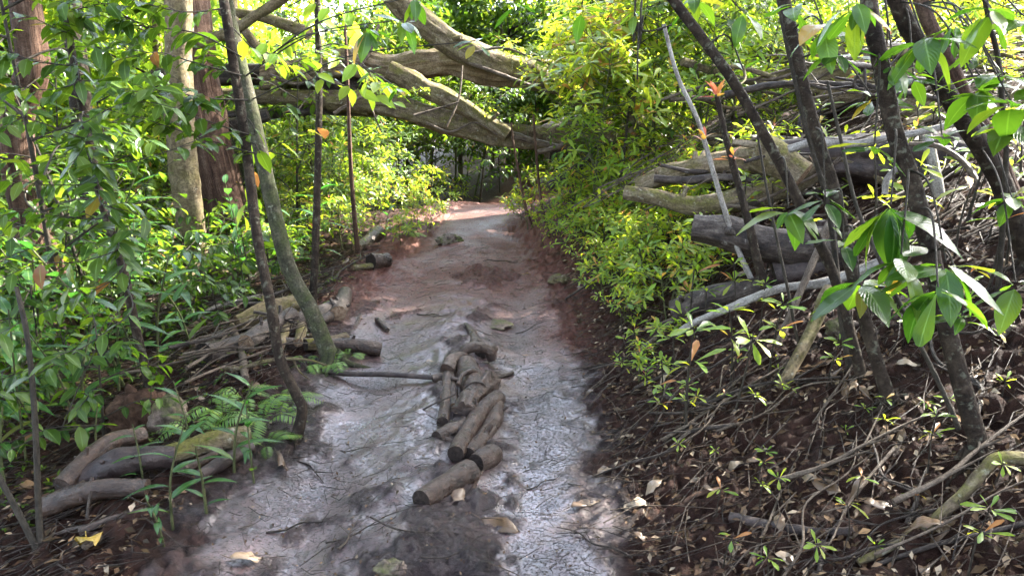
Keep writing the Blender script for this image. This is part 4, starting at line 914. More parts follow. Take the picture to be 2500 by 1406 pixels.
rz = np.random.default_rng(77)
CLEAR = ((1955, 2420, 120, 310, 6.3, .97), (1515, 2000, 385, 520, 4.7, .6), (1660, 2060, 530, 790, 3.9, .85), (415, 600, 180, 690, 6.4, .7), (470, 950, 690, 900, 4.6, .85), (850, 1340, 110, 335, 7.6, .9), (10, 110, 0, 270, 4.8, .6), (1130, 1290, 370, 560, 9.0, .9), (90, 640, 1040, 1260, 3.0, .9))
def blocked(x, y, h, w):
    px, py, d = topix((x, y, float(H(x, y)))); hw = w * F / d; top = py - h * F / d
    return any(d < D and px + hw > a and px - hw < b and py > c and top < e and rz.random() < pr for a, b, c, e, D, pr in CLEAR)
def scatter(protos, n, xr, yr, sc, kind, cat, group, ok=None, mind=.3, adjs=None, hgt=1., tilt=.07):
    pts = []; tries = 0
    while len(pts) < n and tries < n * 60:
        tries += 1
        x, y = rz.uniform(*xr), rz.uniform(*yr)
        if ok is not None and not ok(x, y): continue
        if any((x - a) ** 2 + (y - b) ** 2 < mind ** 2 for a, b in pts): continue
        px, py, d = topix((x, y, float(H(x, y)) + hgt * .5))
        if blocked(x, y, hgt, hgt * .28): continue
        if d < 1.2 or px < -260 or px > 2760: continue
        pts.append((x, y)); s = rz.uniform(*sc)
        place(protos[rz.integers(len(protos))], x, y, s, kind, cat, group, adj='', hgt=hgt, tilt=tilt)
    return pts

def offtrail(x, y, m=1.1): return abs(x - float(xc(np.minimum(y, 14.)))) > m

# sunlit bushes at the trail side of the bank, under and before the fallen trunks
BG = 'sunlit bushes on the right bank'
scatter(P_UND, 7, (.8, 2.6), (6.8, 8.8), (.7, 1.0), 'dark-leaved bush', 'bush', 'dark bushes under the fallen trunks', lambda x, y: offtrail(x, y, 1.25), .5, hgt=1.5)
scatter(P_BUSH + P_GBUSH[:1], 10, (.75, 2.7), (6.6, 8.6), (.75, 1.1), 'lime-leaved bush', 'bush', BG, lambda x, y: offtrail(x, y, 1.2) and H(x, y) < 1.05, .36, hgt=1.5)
scatter(P_BUSH, 46, (1.8, 9.5), (7.4, 14.5), (.55, 1.0), 'bright bush', 'bush', 'bushes on the upper right bank', lambda x, y: x > .30 * y - .6 and offtrail(x, y, 1.7), .5, hgt=1.2)
scatter(P_LOWB, 60, (2.0, 6.5), (4.6, 11), (.7, 1.4), 'low bright bush', 'bush', 'low bushes among the logs of the right bank', lambda x, y: offtrail(x, y, 1.3) and x > .36 * y - .2, .25, hgt=.5)
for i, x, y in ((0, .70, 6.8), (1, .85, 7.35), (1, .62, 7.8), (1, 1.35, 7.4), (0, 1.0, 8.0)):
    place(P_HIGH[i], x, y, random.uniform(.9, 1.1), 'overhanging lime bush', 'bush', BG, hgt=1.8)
for i, px, py, dd, s in ((0, 1250, 165, 7.6, .5), (2, 1345, 185, 7.6, .8), (1, 1190, 300, 7.9, .5), (3, 1290, 335, 7.9, .6), (2, 1010, 258, 8.0, .5), (0, 905, 245, 8.0, .45), (2, 690, 230, 8.1, .6), (1, 1420, 315, 7.9, .7), (3, 1120, 150, 8.0, .5), (2, 780, 175, 8.1, .6), (0, 1480, 300, 7.7, .8), (1, 1380, 240, 7.5, .7)):
    p = at(px, py, dd); place(P_LOWB[i], p[0], p[1], s, 'leafy sprig rooted on the fallen wood', 'sprig', 'leafy sprigs on the fallen trunks', z=p[2], hgt=.3)
# behind the fallen trunks
scatter(P_YTREE, 22, (-4.5, 4.5), (10.8, 14.5), (.85, 1.15), 'young tree', 'tree', 'young trees behind the fallen trunks', lambda x, y: offtrail(x, y, .9), .65, hgt=2.5)
scatter(P_DARK, 12, (-3.2, 4.5), (14.5, 19), (.9, 1.2), 'dense shaded tree', 'tree', 'shaded trees at the end of the trail', None, 1.0, hgt=2.5)
scatter(P_TREE, 44, (-17, 19), (14.5, 29), (.8, 1.15), 'background tree', 'tree', 'trees of the forest behind', lambda x, y: abs(x) > 3 or y > 19, 1.5, hgt=3)
scatter(P_UND, 30, (-3.5, 5.0), (11.2, 15.5), (.7, 1.0), 'shaded shrub', 'shrub', 'shaded shrubs beyond the bend', lambda x, y: offtrail(x, y, .75) or y > 12.6, .5, hgt=1.6)
scatter(P_LOWB, 30, (-2.5, 4.0), (9.6, 13), (.7, 1.3), 'low shaded bush', 'bush', 'low bushes round the trail bend', lambda x, y: offtrail(x, y, .8) or y > 12.2, .3, hgt=.5)
scatter(P_TREE, 14, (-13, -4.2), (9.5, 14.5), (.85, 1.1), 'left background tree', 'tree', 'trees of the forest behind', None, 1.2, hgt=3)
# left of the trail
scatter(P_GBUSH + P_BUSH[:1], 26, (-4.0, -1.5), (7.4, 11.0), (.55, .95), 'green bush', 'bush', 'bushes at the left of the far trail', lambda x, y: offtrail(x, y, 1.25), .38, hgt=1.2)
scatter(P_LOWB, 26, (-3.4, -1.3), (5.6, 9.6), (.6, 1.2), 'low green bush', 'bush', 'low bushes at the left of the far trail', lambda x, y: offtrail(x, y, 1.1) and not (y < 6.2 and x > -2.2), .28, hgt=.45)
scatter(P_UND, 44, (-8.0, -2.2), (3.4, 10.5), (.75, 1.2), 'glossy shrub', 'shrub', 'glossy shrubs in the left shade', lambda x, y: x < -1.9 - max(0, 5.4 - abs(y - 4.6) * 2) * .13 and not (-.50 < x / y < -.30 and y < 7.8), .48, hgt=1.6)
scatter(P_UNDL, 60, (-4.2, -1.35), (2.7, 7.2), (.6, 1.2), 'low glossy shrub', 'shrub', 'low shrubs in the left shade', lambda x, y: x < -1.55 - .25 * (3.6 < y < 6.2) - .2 * (y < 3.2), .26, hgt=.6)
scatter(P_GIN, 44, (-4.2, -1.45), (2.5, 6.2), (.6, 1.0), 'broad cane plant', 'plant', 'cane plants in the left shade', lambda x, y: x < -1.5 - .3 * (3.6 < y < 6), .3, hgt=.7)
# trailside, right
def tr_edge(lo, hi): return lambda x, y: lo < x - float(xc(np.minimum(y, 14.))) < hi
scatter(P_LOWB, 84, (.0, 2.4), (4.0, 9.2), (.4, .9), 'yellow-green bush', 'bush', 'low bushes along the right trail edge', lambda x, y: 1.0 + .12 * (y < 5.5) - .14 * (y > 7) < x - float(xc(np.minimum(y, 14.))) < 1.02 + .13 * y, .14, hgt=.4)
scatter(P_SEED, 120, (.4, 2.6), (2.8, 6.2), (.7, 1.6), 'small bright seedling', 'seedling', 'seedlings on the right bank', lambda x, y: x - float(xc(y)) > 1.0, .13, hgt=.2)
scatter(P_SEED, 26, (.35, 2.2), (1.75, 3.0), (.35, .7), 'small seedling', 'seedling', 'seedlings at the foot of the right bank', lambda x, y: x - float(xc(y)) > .95, .14, hgt=.2)
scatter(P_RED, 12, (1.6, 4.5), (4.2, 8.0), (.8, 1.3), 'red-tipped seedling', 'seedling', 'red-tipped seedlings on the right bank', lambda x, y: x > .34 * y, .3, hgt=.4)

def plant_px(protos, i, px, py, hpx, h0, kind, cat, group, rot=None):
    p = gpt(px, py); d = gd(px, py); place(protos[i], p[0], p[1], hpx * d / F / h0, kind, cat, group, z=p[2], rot=rot, hgt=h0, tilt=.04)
for i, px, py, h in ((4, 1762, 1400, 105), (1, 1962, 1420, 110), (4, 2070, 1330, 112), (3, 2360, 1420, 200), (1, 1655, 1135, 62), (3, 1850, 1180, 90), (1, 1690, 1025, 66), (4, 1584, 1020, 95), (3, 1596, 1050, 110), (0, 1925, 990, 45), (0, 2100, 1045, 55), (2, 2060, 1075, 30), (0, 1750, 1135, 40), (1, 1850, 1255, 75), (2, 1600, 840, 40), (3, 1790, 930, 80), (0, 2250, 1030, 55), (1, 2300, 890, 40), (4, 1895, 905, 40)):
    plant_px(P_SEED, i, px, py, h, (.16, .24, .11, .30, .20)[i], 'single seedling', 'seedling', 'seedlings on the leaf litter of the right bank')
for i, px, py, h in ((0, 1050, 555, 60), (2, 1025, 585, 55), (1, 1000, 570, 80), (2, 1075, 530, 45), (3, 980, 600, 70), (2, 1255, 522, 45), (3, 1020, 545, 70), (0, 1290, 560, 80), (1, 1335, 585, 85), (3, 1375, 605, 95), (0, 1415, 645, 100), (2, 1300, 525, 60), (1, 1455, 690, 110), (0, 1400, 570, 110), (3, 1445, 610, 120), (2, 1275, 540, 50), (1, 1500, 720, 120), (0, 1545, 760, 120), (2, 1590, 870, 90), (3, 1560, 940, 110), (1, 1855, 478, 170), (0, 1805, 470, 130), (3, 1665, 500, 150), (1, 1590, 545, 150), (2, 1720, 540, 90), (0, 1545, 520, 150), (1, 1940, 330, 130), (3, 2440, 250, 150), (0, 1500, 600, 130), (1, 1440, 640, 110), (3, 1560, 690, 130), (0, 1480, 740, 110), (1, 1530, 800, 110)):
    plant_px(P_LOWB, i, px, py, h, (.45, .6, .32, .5)[i], 'trailside low bush', 'bush', 'low bushes between the logs and the trail')
for i, px, py, h in ((0, 815, 905, 34), (1, 750, 900, 32), (2, 640, 1045, 62), (0, 545, 1030, 52), (1, 650, 1095, 44), (2, 700, 1000, 44), (0, 480, 1070, 44), (1, 850, 875, 24), (1, 1000, 580, 26), (0, 600, 985, 40)):
    plant_px(P_FERN, i, px, py, h, (.16, .13, .2)[i], 'feathery fern', 'fern', 'ferns at the left trail edge')
for i, px, py, h in ((1, 65, 1130, 420), (0, 190, 1060, 300), (2, 470, 860, 195), (0, 385, 905, 300), (2, 420, 1290, 260), (3, 505, 1260, 190), (2, 570, 1160, 250), (3, 400, 1330, 140), (2, 620, 1180, 200), (0, 290, 960, 330), (2, 470, 1120, 190), (1, 130, 960, 360), (2, 340, 930, 200), (3, 655, 740, 70), (2, 940, 590, 90), (3, 350, 1180, 150), (2, 10, 1120, 260)):
    plant_px(P_GIN, i, px, py, h, (.85, 1.1, .6, .4)[i], 'long-leaved cane plant', 'plant', 'cane plants at the left trail edge')

# ------------------------------------------------------------------ leafy sprays belonging to the foreground trees
def spray(key, pts, d0, d1, n, Lpx, seed, mat='leaf', tint=(.45, .2), hang=.35, name='leafy_branch', w=5):
    r = np.random.default_rng(seed); root, ax = TREES[key]
    P, a, b = path(pts, d0, d1); j = int(np.argmin(np.linalg.norm(ax - P[0], axis=1)))
    if np.linalg.norm(ax[j] - P[0]) > .05: P = np.vstack([ax[j], (ax[j] + P[0]) / 2 + [0, 0, .06], P])
    g = G(); A, _ = tube(g, P, [w * a / F / 2, .0012], 5, seed, .05, caps=False, step=.03, mat=1)
    L = Lpx * (a + b) / 2 / F
    alt_leaves(g, A, n, L, r, .12, tint=tint, hang=hang)
    for k in range(max(1, n // 5)):
        i = int(r.uniform(.25, .85) * (len(A) - 1)); e = A[i] + (unit(A[min(i + 1, len(A) - 1)] - A[i - 1]) * .5 + r.normal(size=3) * [.5, .5, .4]) * L * 2.2
        B, _ = tube(g, [A[i], (A[i] + e) / 2 + [0, 0, .01], e], [.0018, .0009], 4, seed + k, caps=False, mat=1, step=.03)
        alt_leaves(g, B, 6, L * .9, r, .1, tint=tint, hang=hang)
    g.obj(name, [M[mat], M['stem_dark']], root, tuple(root.location))

for k, (key, pts, d0, d1, n) in enumerate((
    ('A', [(590, 140), (480, 82), (330, 62), (190, 20)], 3.3, 3.0, 15), ('A', [(590, 185), (470, 152), (380, 128), (280, 150)], 3.3, 3.0, 12), ('A', [(606, 245), (500, 240), (400, 222), (300, 225)], 3.3, 3.1, 12),
    ('A', [(620, 330), (520, 300), (420, 260), (350, 180)], 3.3, 2.9, 13), ('A', [(628, 375), (470, 330), (350, 290), (230, 262)], 3.3, 3.0, 13), ('A', [(560, 20), (450, 30), (340, 5), (250, -20)], 3.3, 3.0, 12),
    ('E', [(228, 400), (340, 390), (440, 360), (520, 345)], 3.0, 3.0, 11), ('E', [(240, 445), (120, 452), (20, 440), (-60, 455)], 3.0, 2.8, 12), ('E', [(262, 530), (160, 530), (60, 515), (-40, 540)], 3.0, 2.7, 12),
    ('E', [(285, 610), (190, 640), (90, 645), (-20, 690)], 3.0, 2.7, 12), ('E', [(300, 660), (210, 720), (110, 760), (20, 800)], 3.0, 2.8, 11), ('E', [(218, 340), (100, 300), (10, 280), (-80, 285)], 3.0, 2.7, 12),
    ('E', [(205, 300), (280, 260), (360, 250), (430, 265)], 3.0, 2.8, 10), ('E', [(180, 160), (80, 150), (-20, 130), (-80, 140)], 3.0, 2.7, 11), ('E', [(165, 80), (70, 40), (-10, 30)], 3.0, 2.8, 10),
    ('E', [(190, 200), (120, 220), (40, 215), (-40, 235)], 3.0, 3.0, 11), ('E', [(160, 30), (250, 10), (330, 20)], 3.0, 2.9, 10), ('E', [(320, 760), (230, 830), (150, 880), (60, 930)], 3.0, 2.6, 11),
    ('E', [(250, 500), (330, 520), (410, 560)], 3.0, 3.0, 7), ('G', [(70, 500), (150, 560), (250, 600), (330, 620)], 5.0, 4.0, 14), ('G', [(60, 420), (150, 380), (260, 360)], 5.0, 4.2, 13), ('K', [(200, 300), (290, 320), (380, 350)], 6.2, 5.0, 12), ('K', [(190, 200), (290, 190), (400, 170)], 6.2, 5.0, 12), ('K', [(220, 440), (120, 430), (20, 450)], 6.2, 5.0, 12))):
    spray(key, pts, d0, d1, int(n * 1.35), 68 if d0 < 4 else 54, 500 + k)
for k, (key, pts, d0, d1, n) in enumerate((('A', [(560, 60), (630, 130), (700, 160), (800, 140)], 3.3, 3.6, 10), ('C', [(776, 130), (860, 150), (900, 210)], 5.0, 4.6, 8), ('C', [(776, 60), (700, 90), (640, 110)], 5.0, 4.8, 9), ('B', [(640, 380), (720, 330), (800, 310)], 4.4, 4.6, 7), ('C', [(778, 190), (840, 210), (940, 200)], 5.0, 4.6, 6), ('C', [(774, 10), (850, 30), (930, 20)], 5.0, 4.7, 9))):
    spray(key, pts, d0, d1, n, 66 if d0 < 4.5 else 60, 560 + k, 'lime', (.5, .2), w=4)

def hang_rosette(key, px, py, d, Lpx, n, seed, mat='lime', el=(-1.0, .1), tint=(.4, .2), via=None, upd=(0, 0, 1)):
    """whorl of big leaves at a twig tip; the twig runs back to the tree's own axis"""
    r = np.random.default_rng(seed); root, ax = TREES[key]; c = at(px, py, d)
    j = int(np.argmin(np.linalg.norm(ax - (c + [0, 0, .25]), axis=1)))
    m = (ax[j] + c) / 2 + np.array([0, 0, .08]); g = G()
    tube(g, [ax[j], m, c], [.004, .0025], 6, seed, .08, caps=False, mat=1, step=.02)
    rosette(g, c, upd, n, (1.08 if py > 400 else .8) * Lpx * d / F, r, el=el, tint=tint, tpls=T_BIG)
    g.obj('leaf_whorl', [M[mat], M['stem_dark']], root, tuple(root.location))
for k, (key, px, py, d, L, n, el) in enumerate((
    ('R3', 2175, 500, 2.15, 175, 10, (-1.15, -.1)), ('R3', 2310, 640, 2.1, 165, 9, (-.9, .2)), ('R2', 2100, 690, 2.5, 135, 9, (-.9, .3)), ('R1', 1925, 508, 2.7, 115, 8, (-.8, .6)),
    ('R3', 2090, 5, 2.2, 150, 9, (-1.2, -.2)), ('R2', 2040, 128, 2.5, 105, 8, (-.5, .3)), ('R2', 2130, 235, 2.6, 105, 9, (-.6, .4)), ('R3', 2135, 355, 2.3, 115, 7, (-.8, .2)), ('R1', 1815, 30, 2.9, 120, 7, (-1.2, -.2)),
    ('R1', 1815, 170, 3.0, 80, 6, (-.6, .6)), ('R4', 2330, 55, 2.4, 120, 7, (-1.1, .0)), ('R5', 2440, 180, 2.2, 165, 9, (-.4, .2)), ('R5', 2380, 130, 2.5, 110, 7, (-.9, .1)), ('R4', 2230, 185, 2.7, 110, 7, (-1.0, .2)),
    ('R5', 2500, 40, 2.3, 150, 8, (-.7, .3)), ('R4', 2460, 300, 2.3, 150, 8, (-.5, .4)), ('R3', 2350, 770, 2.1, 90, 6, (-.6, .4)), ('R2', 2060, 585, 2.6, 90, 6, (-.8, .5)), ('R3', 2290, 700, 2.0, 150, 6, (-.8, -.1)), ('R4', 2480, 690, 2.4, 120, 7, (-.7, .4)), ('R4', 2470, 480, 2.6, 90, 8, (-.6, .5)), ('R1', 1700, -10, 3.0, 110, 7, (-.9, .0)), ('R2', 1940, 10, 2.6, 120, 6, (-.8, .2)), ('R3', 2255, 90, 2.2, 150, 8, (-1.0, .2)), ('R4', 2390, 215, 2.3, 150, 8, (-.5, .5)), ('R5', 2470, 250, 2.1, 190, 8, (-.2, .4)), ('R5', 2420, 20, 2.2, 150, 8, (-.9, .2)), ('R3', 2180, 150, 2.3, 120, 8, (-.8, .5)), ('R2', 2010, 60, 2.5, 130, 8, (-1, .2)), ('R4', 2300, 330, 2.4, 110, 8, (-.4, .6)), ('R3', 2200, 620, 2.1, 130, 8, (-1.0, .2)), ('R2', 2015, 480, 2.6, 100, 7, (-.6, .5)),
    ('B', 985, 48, 3.1, 90, 9, (-1.0, .4)), ('B', 898, 68, 3.3, 95, 9, (-.9, .4)), ('B', 1160, 100, 3.2, 72, 8, (-.8, .7)), ('C', 965, 210, 4.4, 62, 8, (-.8, .8)), ('C', 905, 175, 4.6, 55, 7, (-.6, .8)), ('R1', 1420, 20, 3.0, 80, 7, (-.9, .3)), ('B', 1010, -10, 3.0, 90, 7, (-1.0, .1)), ('R1', 1550, 25, 2.9, 80, 5, (-1, .2)), ('R1', 1255, 5, 3.2, 75, 6, (-1, .2)))):
    hang_rosette(key, px, py, d, L, n, 600 + k, 'spray', el, (.5, .25))
for key, px, py, d, L, n in (('S1', 1752, 232, None, 46, 11), ('S1', 1806, 375, None, 40, 8), ('S2', 1712, 335, None, 34, 7)):
    r = np.random.default_rng(px); root, ax = TREES[key]; q = np.array([topix(a)[:2] for a in ax]); c = ax[int(np.argmin(np.hypot(q[:, 0] - px, q[:, 1] - py)))]; dd = topix(c)[2]
    g = G(); rosette(g, c, [0, 0, 1], n, L * dd / F, r, el=(.15, 1.4), tpls=T_EL, tint=(.75, .35)); o = g.obj('new_leaves', M['red'], root, tuple(root.location)); o['label'] = 'tuft of orange-red new leaves'
# ------------------------------------------------------------------ sticks and dead leaves, the larger ones as things
def nrm(x, y, e=.05):
    return unit([float(H(x - e, y) - H(x + e, y)), float(H(x, y - e) - H(x, y + e)), 2 * e])
def stick_proto(seed, mat, r0=.006):
    r = np.random.default_rng(seed); g = G(); n = 5
    P = np.stack([np.linspace(-.5, .5, n), np.cumsum(r.normal(size=n)) * .045, np.abs(r.normal(size=n)) * .012], -1)
    tube(g, P, [r0, r0 * .3], 6, seed, .18, step=.05)
    for k in range(int(r.integers(1, 4))):
        i = int(r.integers(1, n - 1)); e = P[i] + np.array([r.uniform(.1, .25), r.choice([-1, 1]) * r.uniform(.06, .16), r.uniform(.0, .05)]); tube(g, [P[i], e], [r0 * .5, r0 * .25], 5, seed + k, .1)
    o = bpy.data.objects.new('fallen_stick', g.mesh('fallen_stick', M[mat])); COL.objects.link(o); return [o, False]
STK = [stick_proto(700 + i, m, rr) for i, (m, rr) in enumerate((('stick', .008), ('stick_dark', .010), ('stick', .006), ('stick', .009), ('stick_dark', .007), ('stick', .012), ('stick', .005), ('stick_dark', .013)))]
def use(pr):
    if pr[1]: o = pr[0].copy(); COL.objects.link(o); return o
    pr[1] = True; return pr[0]
KN = ('tan', 'dark', 'thin tan', 'stout tan', 'thin dark', 'thick tan', 'slim tan', 'thick dark')
def put_stick(i, x, y, L, az, group, lift=.012, pitch=0.):
    o = use(STK[i]); n = nrm(x, y); t = unit([math.cos(az), math.sin(az), 0]); t = unit(t - n * (t @ n)); t = unit(t + n * pitch); b = np.cross(n, t); n2 = np.cross(t, b)
    o.matrix_world = Matrix(np.vstack([np.column_stack([t * L, b * L ** .6, n2 * L ** .6, [x, y, float(Hd(x, y)) + lift + abs(pitch) * L * .4]]), [0, 0, 0, 1]]).tolist())
    pend(o, KN[i] + ' fallen stick', 'stick', group, (x, y, float(H(x, y))))
rl = np.random.default_rng(4321); n = 0
while n < 150:
    y = 1.7 + 5.5 * rl.uniform() ** 1.3; x = float(xc(y)) + rl.uniform(.95, 4.2)
    px, py, d = topix((x, y, float(H(x, y))))
    if not (0 < px < 2500 and 0 < py < 1430): continue
    az = rl.normal(.45, .55) + (PI if rl.random() < .5 else 0)
    put_stick(int(rl.integers(8)), x, y, rl.uniform(.25, 1.1) * (1.2 if y > 4 else .8), az, 'fallen sticks on the right bank', rl.uniform(.004, .03), rl.normal(0, .06)); n += 1
n = 0
while n < 46:                                    # bleached brush pile by the bend
    px, py = rl.uniform(1440, 1720), rl.uniform(340, 480); d = rl.uniform(5.6, 7.2); p = at(px, py, d); h = float(H(p[0], p[1]))
    if p[2] < h: continue
    put_stick(int(rl.choice([0, 2, 3, 6, 5])), p[0], p[1], rl.uniform(.35, .8), rl.normal(-.1, .5), 'bleached sticks of the brush pile', min(p[2] - h, .5), rl.normal(0, .08)); n += 1
n = 0
while n < 60:                                    # brush in the left pile
    px, py = rl.uniform(380, 900), rl.uniform(640, 940); p = gpt(px, py)
    if p[0] > -1.25 - .1 * (p[1] > 5): continue
    put_stick(int(rl.integers(8)), p[0], p[1], rl.uniform(.3, .9), rl.normal(.7, .5), 'fallen sticks in the left log pile', rl.uniform(.01, .12), rl.normal(0, .1)); n += 1
n = 0
while n < 60:                                    # dead sticks strewn over the sunlit upper bank
    px, py = rl.uniform(1740, 2500), rl.uniform(60, 470); d = rl.uniform(4.6, 9.0); p = at(px, py, d); h = float(H(p[0], p[1]))
    if p[2] < h - .02 or p[2] > h + .5: continue
    put_stick(int(rl.choice([0, 2, 3, 5, 6])), p[0], p[1], rl.uniform(.5, 1.5), rl.normal(.15, .45), 'dead sticks strewn over the upper right bank', max(.02, p[2] - h), rl.normal(0, .1)); n += 1
for px, py, L, az, i in ((1210, 1235, .22, 1.1, 4), (1130, 1350, .3, .5, 4), (900, 1290, .3, .35, 4), (1330, 1180, .16, .6, 1), (1500, 1060, .2, .9, 1), (1450, 1330, .3, 2.5, 1), (760, 1130, .3, -.7, 7), (870, 1100, .2, -.3, 4), (1060, 770, .3, -.5, 1), (1300, 800, .3, .7, 4), (1230, 640, .3, .2, 1), (740, 1290, .25, .5, 1), (860, 1310, .17, 1.4, 5), (1190, 1390, .25, -.7, 0), (1560, 950, .2, .3, 1), (1040, 1300, .4, -.2, 4)):
    p = gpt(px, py); put_stick(i, p[0], p[1], L, az, 'sticks in the mud of the trail', .004)

def branch_proto(seed, mat, r0):
    r = np.random.default_rng(seed); g = G(); n = 7
    P = np.stack([np.linspace(-.5, .5, n), np.cumsum(r.normal(size=n)) * .035, np.cumsum(r.normal(size=n)) * .02], -1)
    tube(g, P, [r0, r0 * .8, r0 * .35], 9, seed, .16, ridge=.12, step=.03)
    for k in range(int(r.integers(2, 5))):
        i = int(r.integers(1, n - 1)); ln = r.uniform(.08, .32); dv = unit([r.uniform(.3, 1), r.normal(), r.normal() * .6]); m = P[i] + dv * ln * .5 + r.normal(size=3) * .02
        tube(g, [P[i], m, P[i] + dv * ln], [r0 * .5, r0 * .35, r0 * .12], 6, seed + k, .15, step=.03)
    o = bpy.data.objects.new('dead_branch', g.mesh('dead_branch', M[mat])); COL.objects.link(o); return [o, False]
BRN = [branch_proto(760 + i, m, rr) for i, (m, rr) in enumerate((('log_wet', .022), ('stick', .014), ('log_bark', .026), ('stick_dark', .016), ('wood_pale', .020), ('stick', .010)))]
n = 0
while n < 54:
    px, py = (rl.uniform(1600, 2500), rl.uniform(110, 520)) if n < 44 else (rl.uniform(420, 860), rl.uniform(690, 930)); d = rl.uniform(4.4, 8.2) if n < 44 else gd(px, py); p = at(px, py, d); h = float(H(p[0], p[1]))
    if p[2] < h - .05 or p[2] > h + .75: continue
    if n < 44 and px < 1720 and (py > 430 or py < 330): continue
    i = int(rl.integers(6)); o = use(BRN[i]); L = rl.uniform(.7, 1.6) if n < 44 else rl.uniform(.4, .9); az = rl.normal(.2, .5) + (PI if rl.random() < .5 else 0); pt = rl.normal(0, .16)
    o.location = (p[0], p[1], max(p[2], h + .04)); o.rotation_euler = (rl.uniform(0, 6.28), pt, az); o.scale = (L,) * 3
    pend(o, ('dark', 'tan', 'mossy', 'thin dark', 'bleached', 'thin tan')[i] + ' dead branch', 'branch', 'dead branches tangled in the log piles', p); n += 1

def dead_proto(seed, mat, kind='ellip', W=.42, name='dead_leaf'):
    r = np.random.default_rng(seed); V, Q, U = leaf_template(W, 7, kind, r.uniform(-.2, .3), r.uniform(.2, .5), .06)
    V = V.copy(); V[:, 0] -= .5; V[:, 2] += .12 * np.sin(V[:, 0] * 5 + seed) * r.uniform(.4, 1) + .035 * r.normal(size=len(V)) * np.abs(U[:, 1])
    g = G(); uu_ = U.copy(); uu_[:, 2] = seed; g.add(V, Q, tint=r.uniform(.15, .95), tuv=uu_); tube(g, [[-.5, 0, V[1, 2]], [-.75, .04, .02]], [.012, .009], 5, seed)
    o = bpy.data.objects.new(name, g.mesh(name, M[mat])); COL.objects.link(o)
    md = o.modifiers.new('thickness', 'SOLIDIFY'); md.thickness = .008
    return [o, False]
DL = [dead_proto(800 + i, 'dead', k, W) for i, (k, W) in enumerate((('ellip', .42), ('obov', .40), ('lance', .30), ('ellip', .5), ('ellip', .36), ('obov', .46), ('lance', .34), ('ellip', .44)))]
DY = [dead_proto(830 + i, 'deadyellow', k, W) for i, (k, W) in enumerate((('ellip', .48), ('obov', .42)))]
def put_leaf(pr, x, y, L, az, lift=.008, roll=0., pitch=0.):
    o = use(pr); n = unit(nrm(x, y) + rl.normal(size=3) * .22); t = unit([math.cos(az), math.sin(az), pitch]); t = unit(t - n * (t @ n) * .9); b = unit(np.cross(n, t)); n2 = np.cross(t, b)
    o.matrix_world = Matrix(np.vstack([np.column_stack([t * L, b * L, n2 * L, [x, y, float(Hd(x, y)) + lift]]), [0, 0, 0, 1]]).tolist()); return o
n = 0
while n < 150:
    y = 1.6 + 4.6 * rl.uniform() ** 1.4; x = float(xc(y)) + rl.uniform(.8, 4.0); px, py, d = topix((x, y, float(H(x, y))))
    if not (0 < px < 2500 and 0 < py < 1430): continue
    o = put_leaf(DL[rl.integers(8)], x, y, rl.uniform(.05, .12), rl.uniform(0, 6.28), rl.uniform(.006, .02)); pend(o, 'curled dead leaf', 'leaf', 'dead leaves on the right bank', (x, y, float(H(x, y)))); n += 1
n = 0
while n < 45:
    y = 2.4 + 4.2 * rl.uniform(); x = float(xc(y)) - rl.uniform(.8, 2.2); px, py, d = topix((x, y, float(H(x, y))))
    if not (0 < px < 2500 and 0 < py < 1430): continue
    o = put_leaf(DL[rl.integers(8)], x, y, rl.uniform(.07, .15), rl.uniform(0, 6.28), rl.uniform(.006, .03)); pend(o, 'curled dead leaf', 'leaf', 'dead leaves at the left of the trail', (x, y, float(H(x, y)))); n += 1
for pr, px, py, Lpx, az, lab in ((DL[0], 605, 1372, 100, .25, 'tan dead leaf lying flat on the mud at the bottom left of the trail'), (DL[4], 1225, 1293, 125, -.35, 'large pale wet leaf with an orange tip on the trail below the bundle'), (DL[3], 1120, 1216, 80, 1.3, 'brown curled leaf leaning on the nearest thick trail log'), (DL[2], 1430, 1236, 95, .4, 'narrow pale leaf at the right edge of the trail'), (DL[1], 685, 1138, 95, -.9, 'big dark curled leaf sheath at the left edge of the trail'), (DY[1], 1287, 673, 22, .2, 'small bright yellow leaf on the far part of the trail'), (DL[6], 1565, 1330, 60, -.8, 'yellow-brown narrow leaf on the bank near the bottom'), (DL[5], 1435, 975, 44, .7, 'orange crumpled leaf on the right trail edge'), (DL[0], 1480, 1150, 80, .8, 'pale torn leaf on the lower right bank edge'), (DL[3], 2000, 908, 90, -.2, 'rust-red curled leaf on the bank beside the smooth reddish pole'), (DL[4], 2020, 1110, 90, .3, 'pale grey leaf on the bank litter'), (DL[5], 2090, 1215, 110, .6, 'silvery crumpled leaf behind a seedling on the bank'), (DL[7], 1050, 888, 28, .1, 'small dark curled leaf left of the bundle'), (DL[2], 1283, 870, 24, 0, 'small dark leaf right of the far knot'), (DL[1], 2395, 1170, 70, .4, 'brown dead leaf by the foot of the stoutest trunk'), (DL[6], 2255, 1400, 90, 1.2, 'orange-tan leaf standing at the bottom edge')):
    d = gd(px, py); p = gpt(px, py); o = put_leaf(pr, p[0], p[1], Lpx * .85 * d / F, az, .012); tag(o, lab, 'leaf', 'single dead leaves along the trail')
o = put_leaf(DY[0], *gpt(225, 1352)[:2], .17, -.9, .05); tag(o, 'large mottled yellow leaf with a long stalk at the bottom left corner', 'leaf')
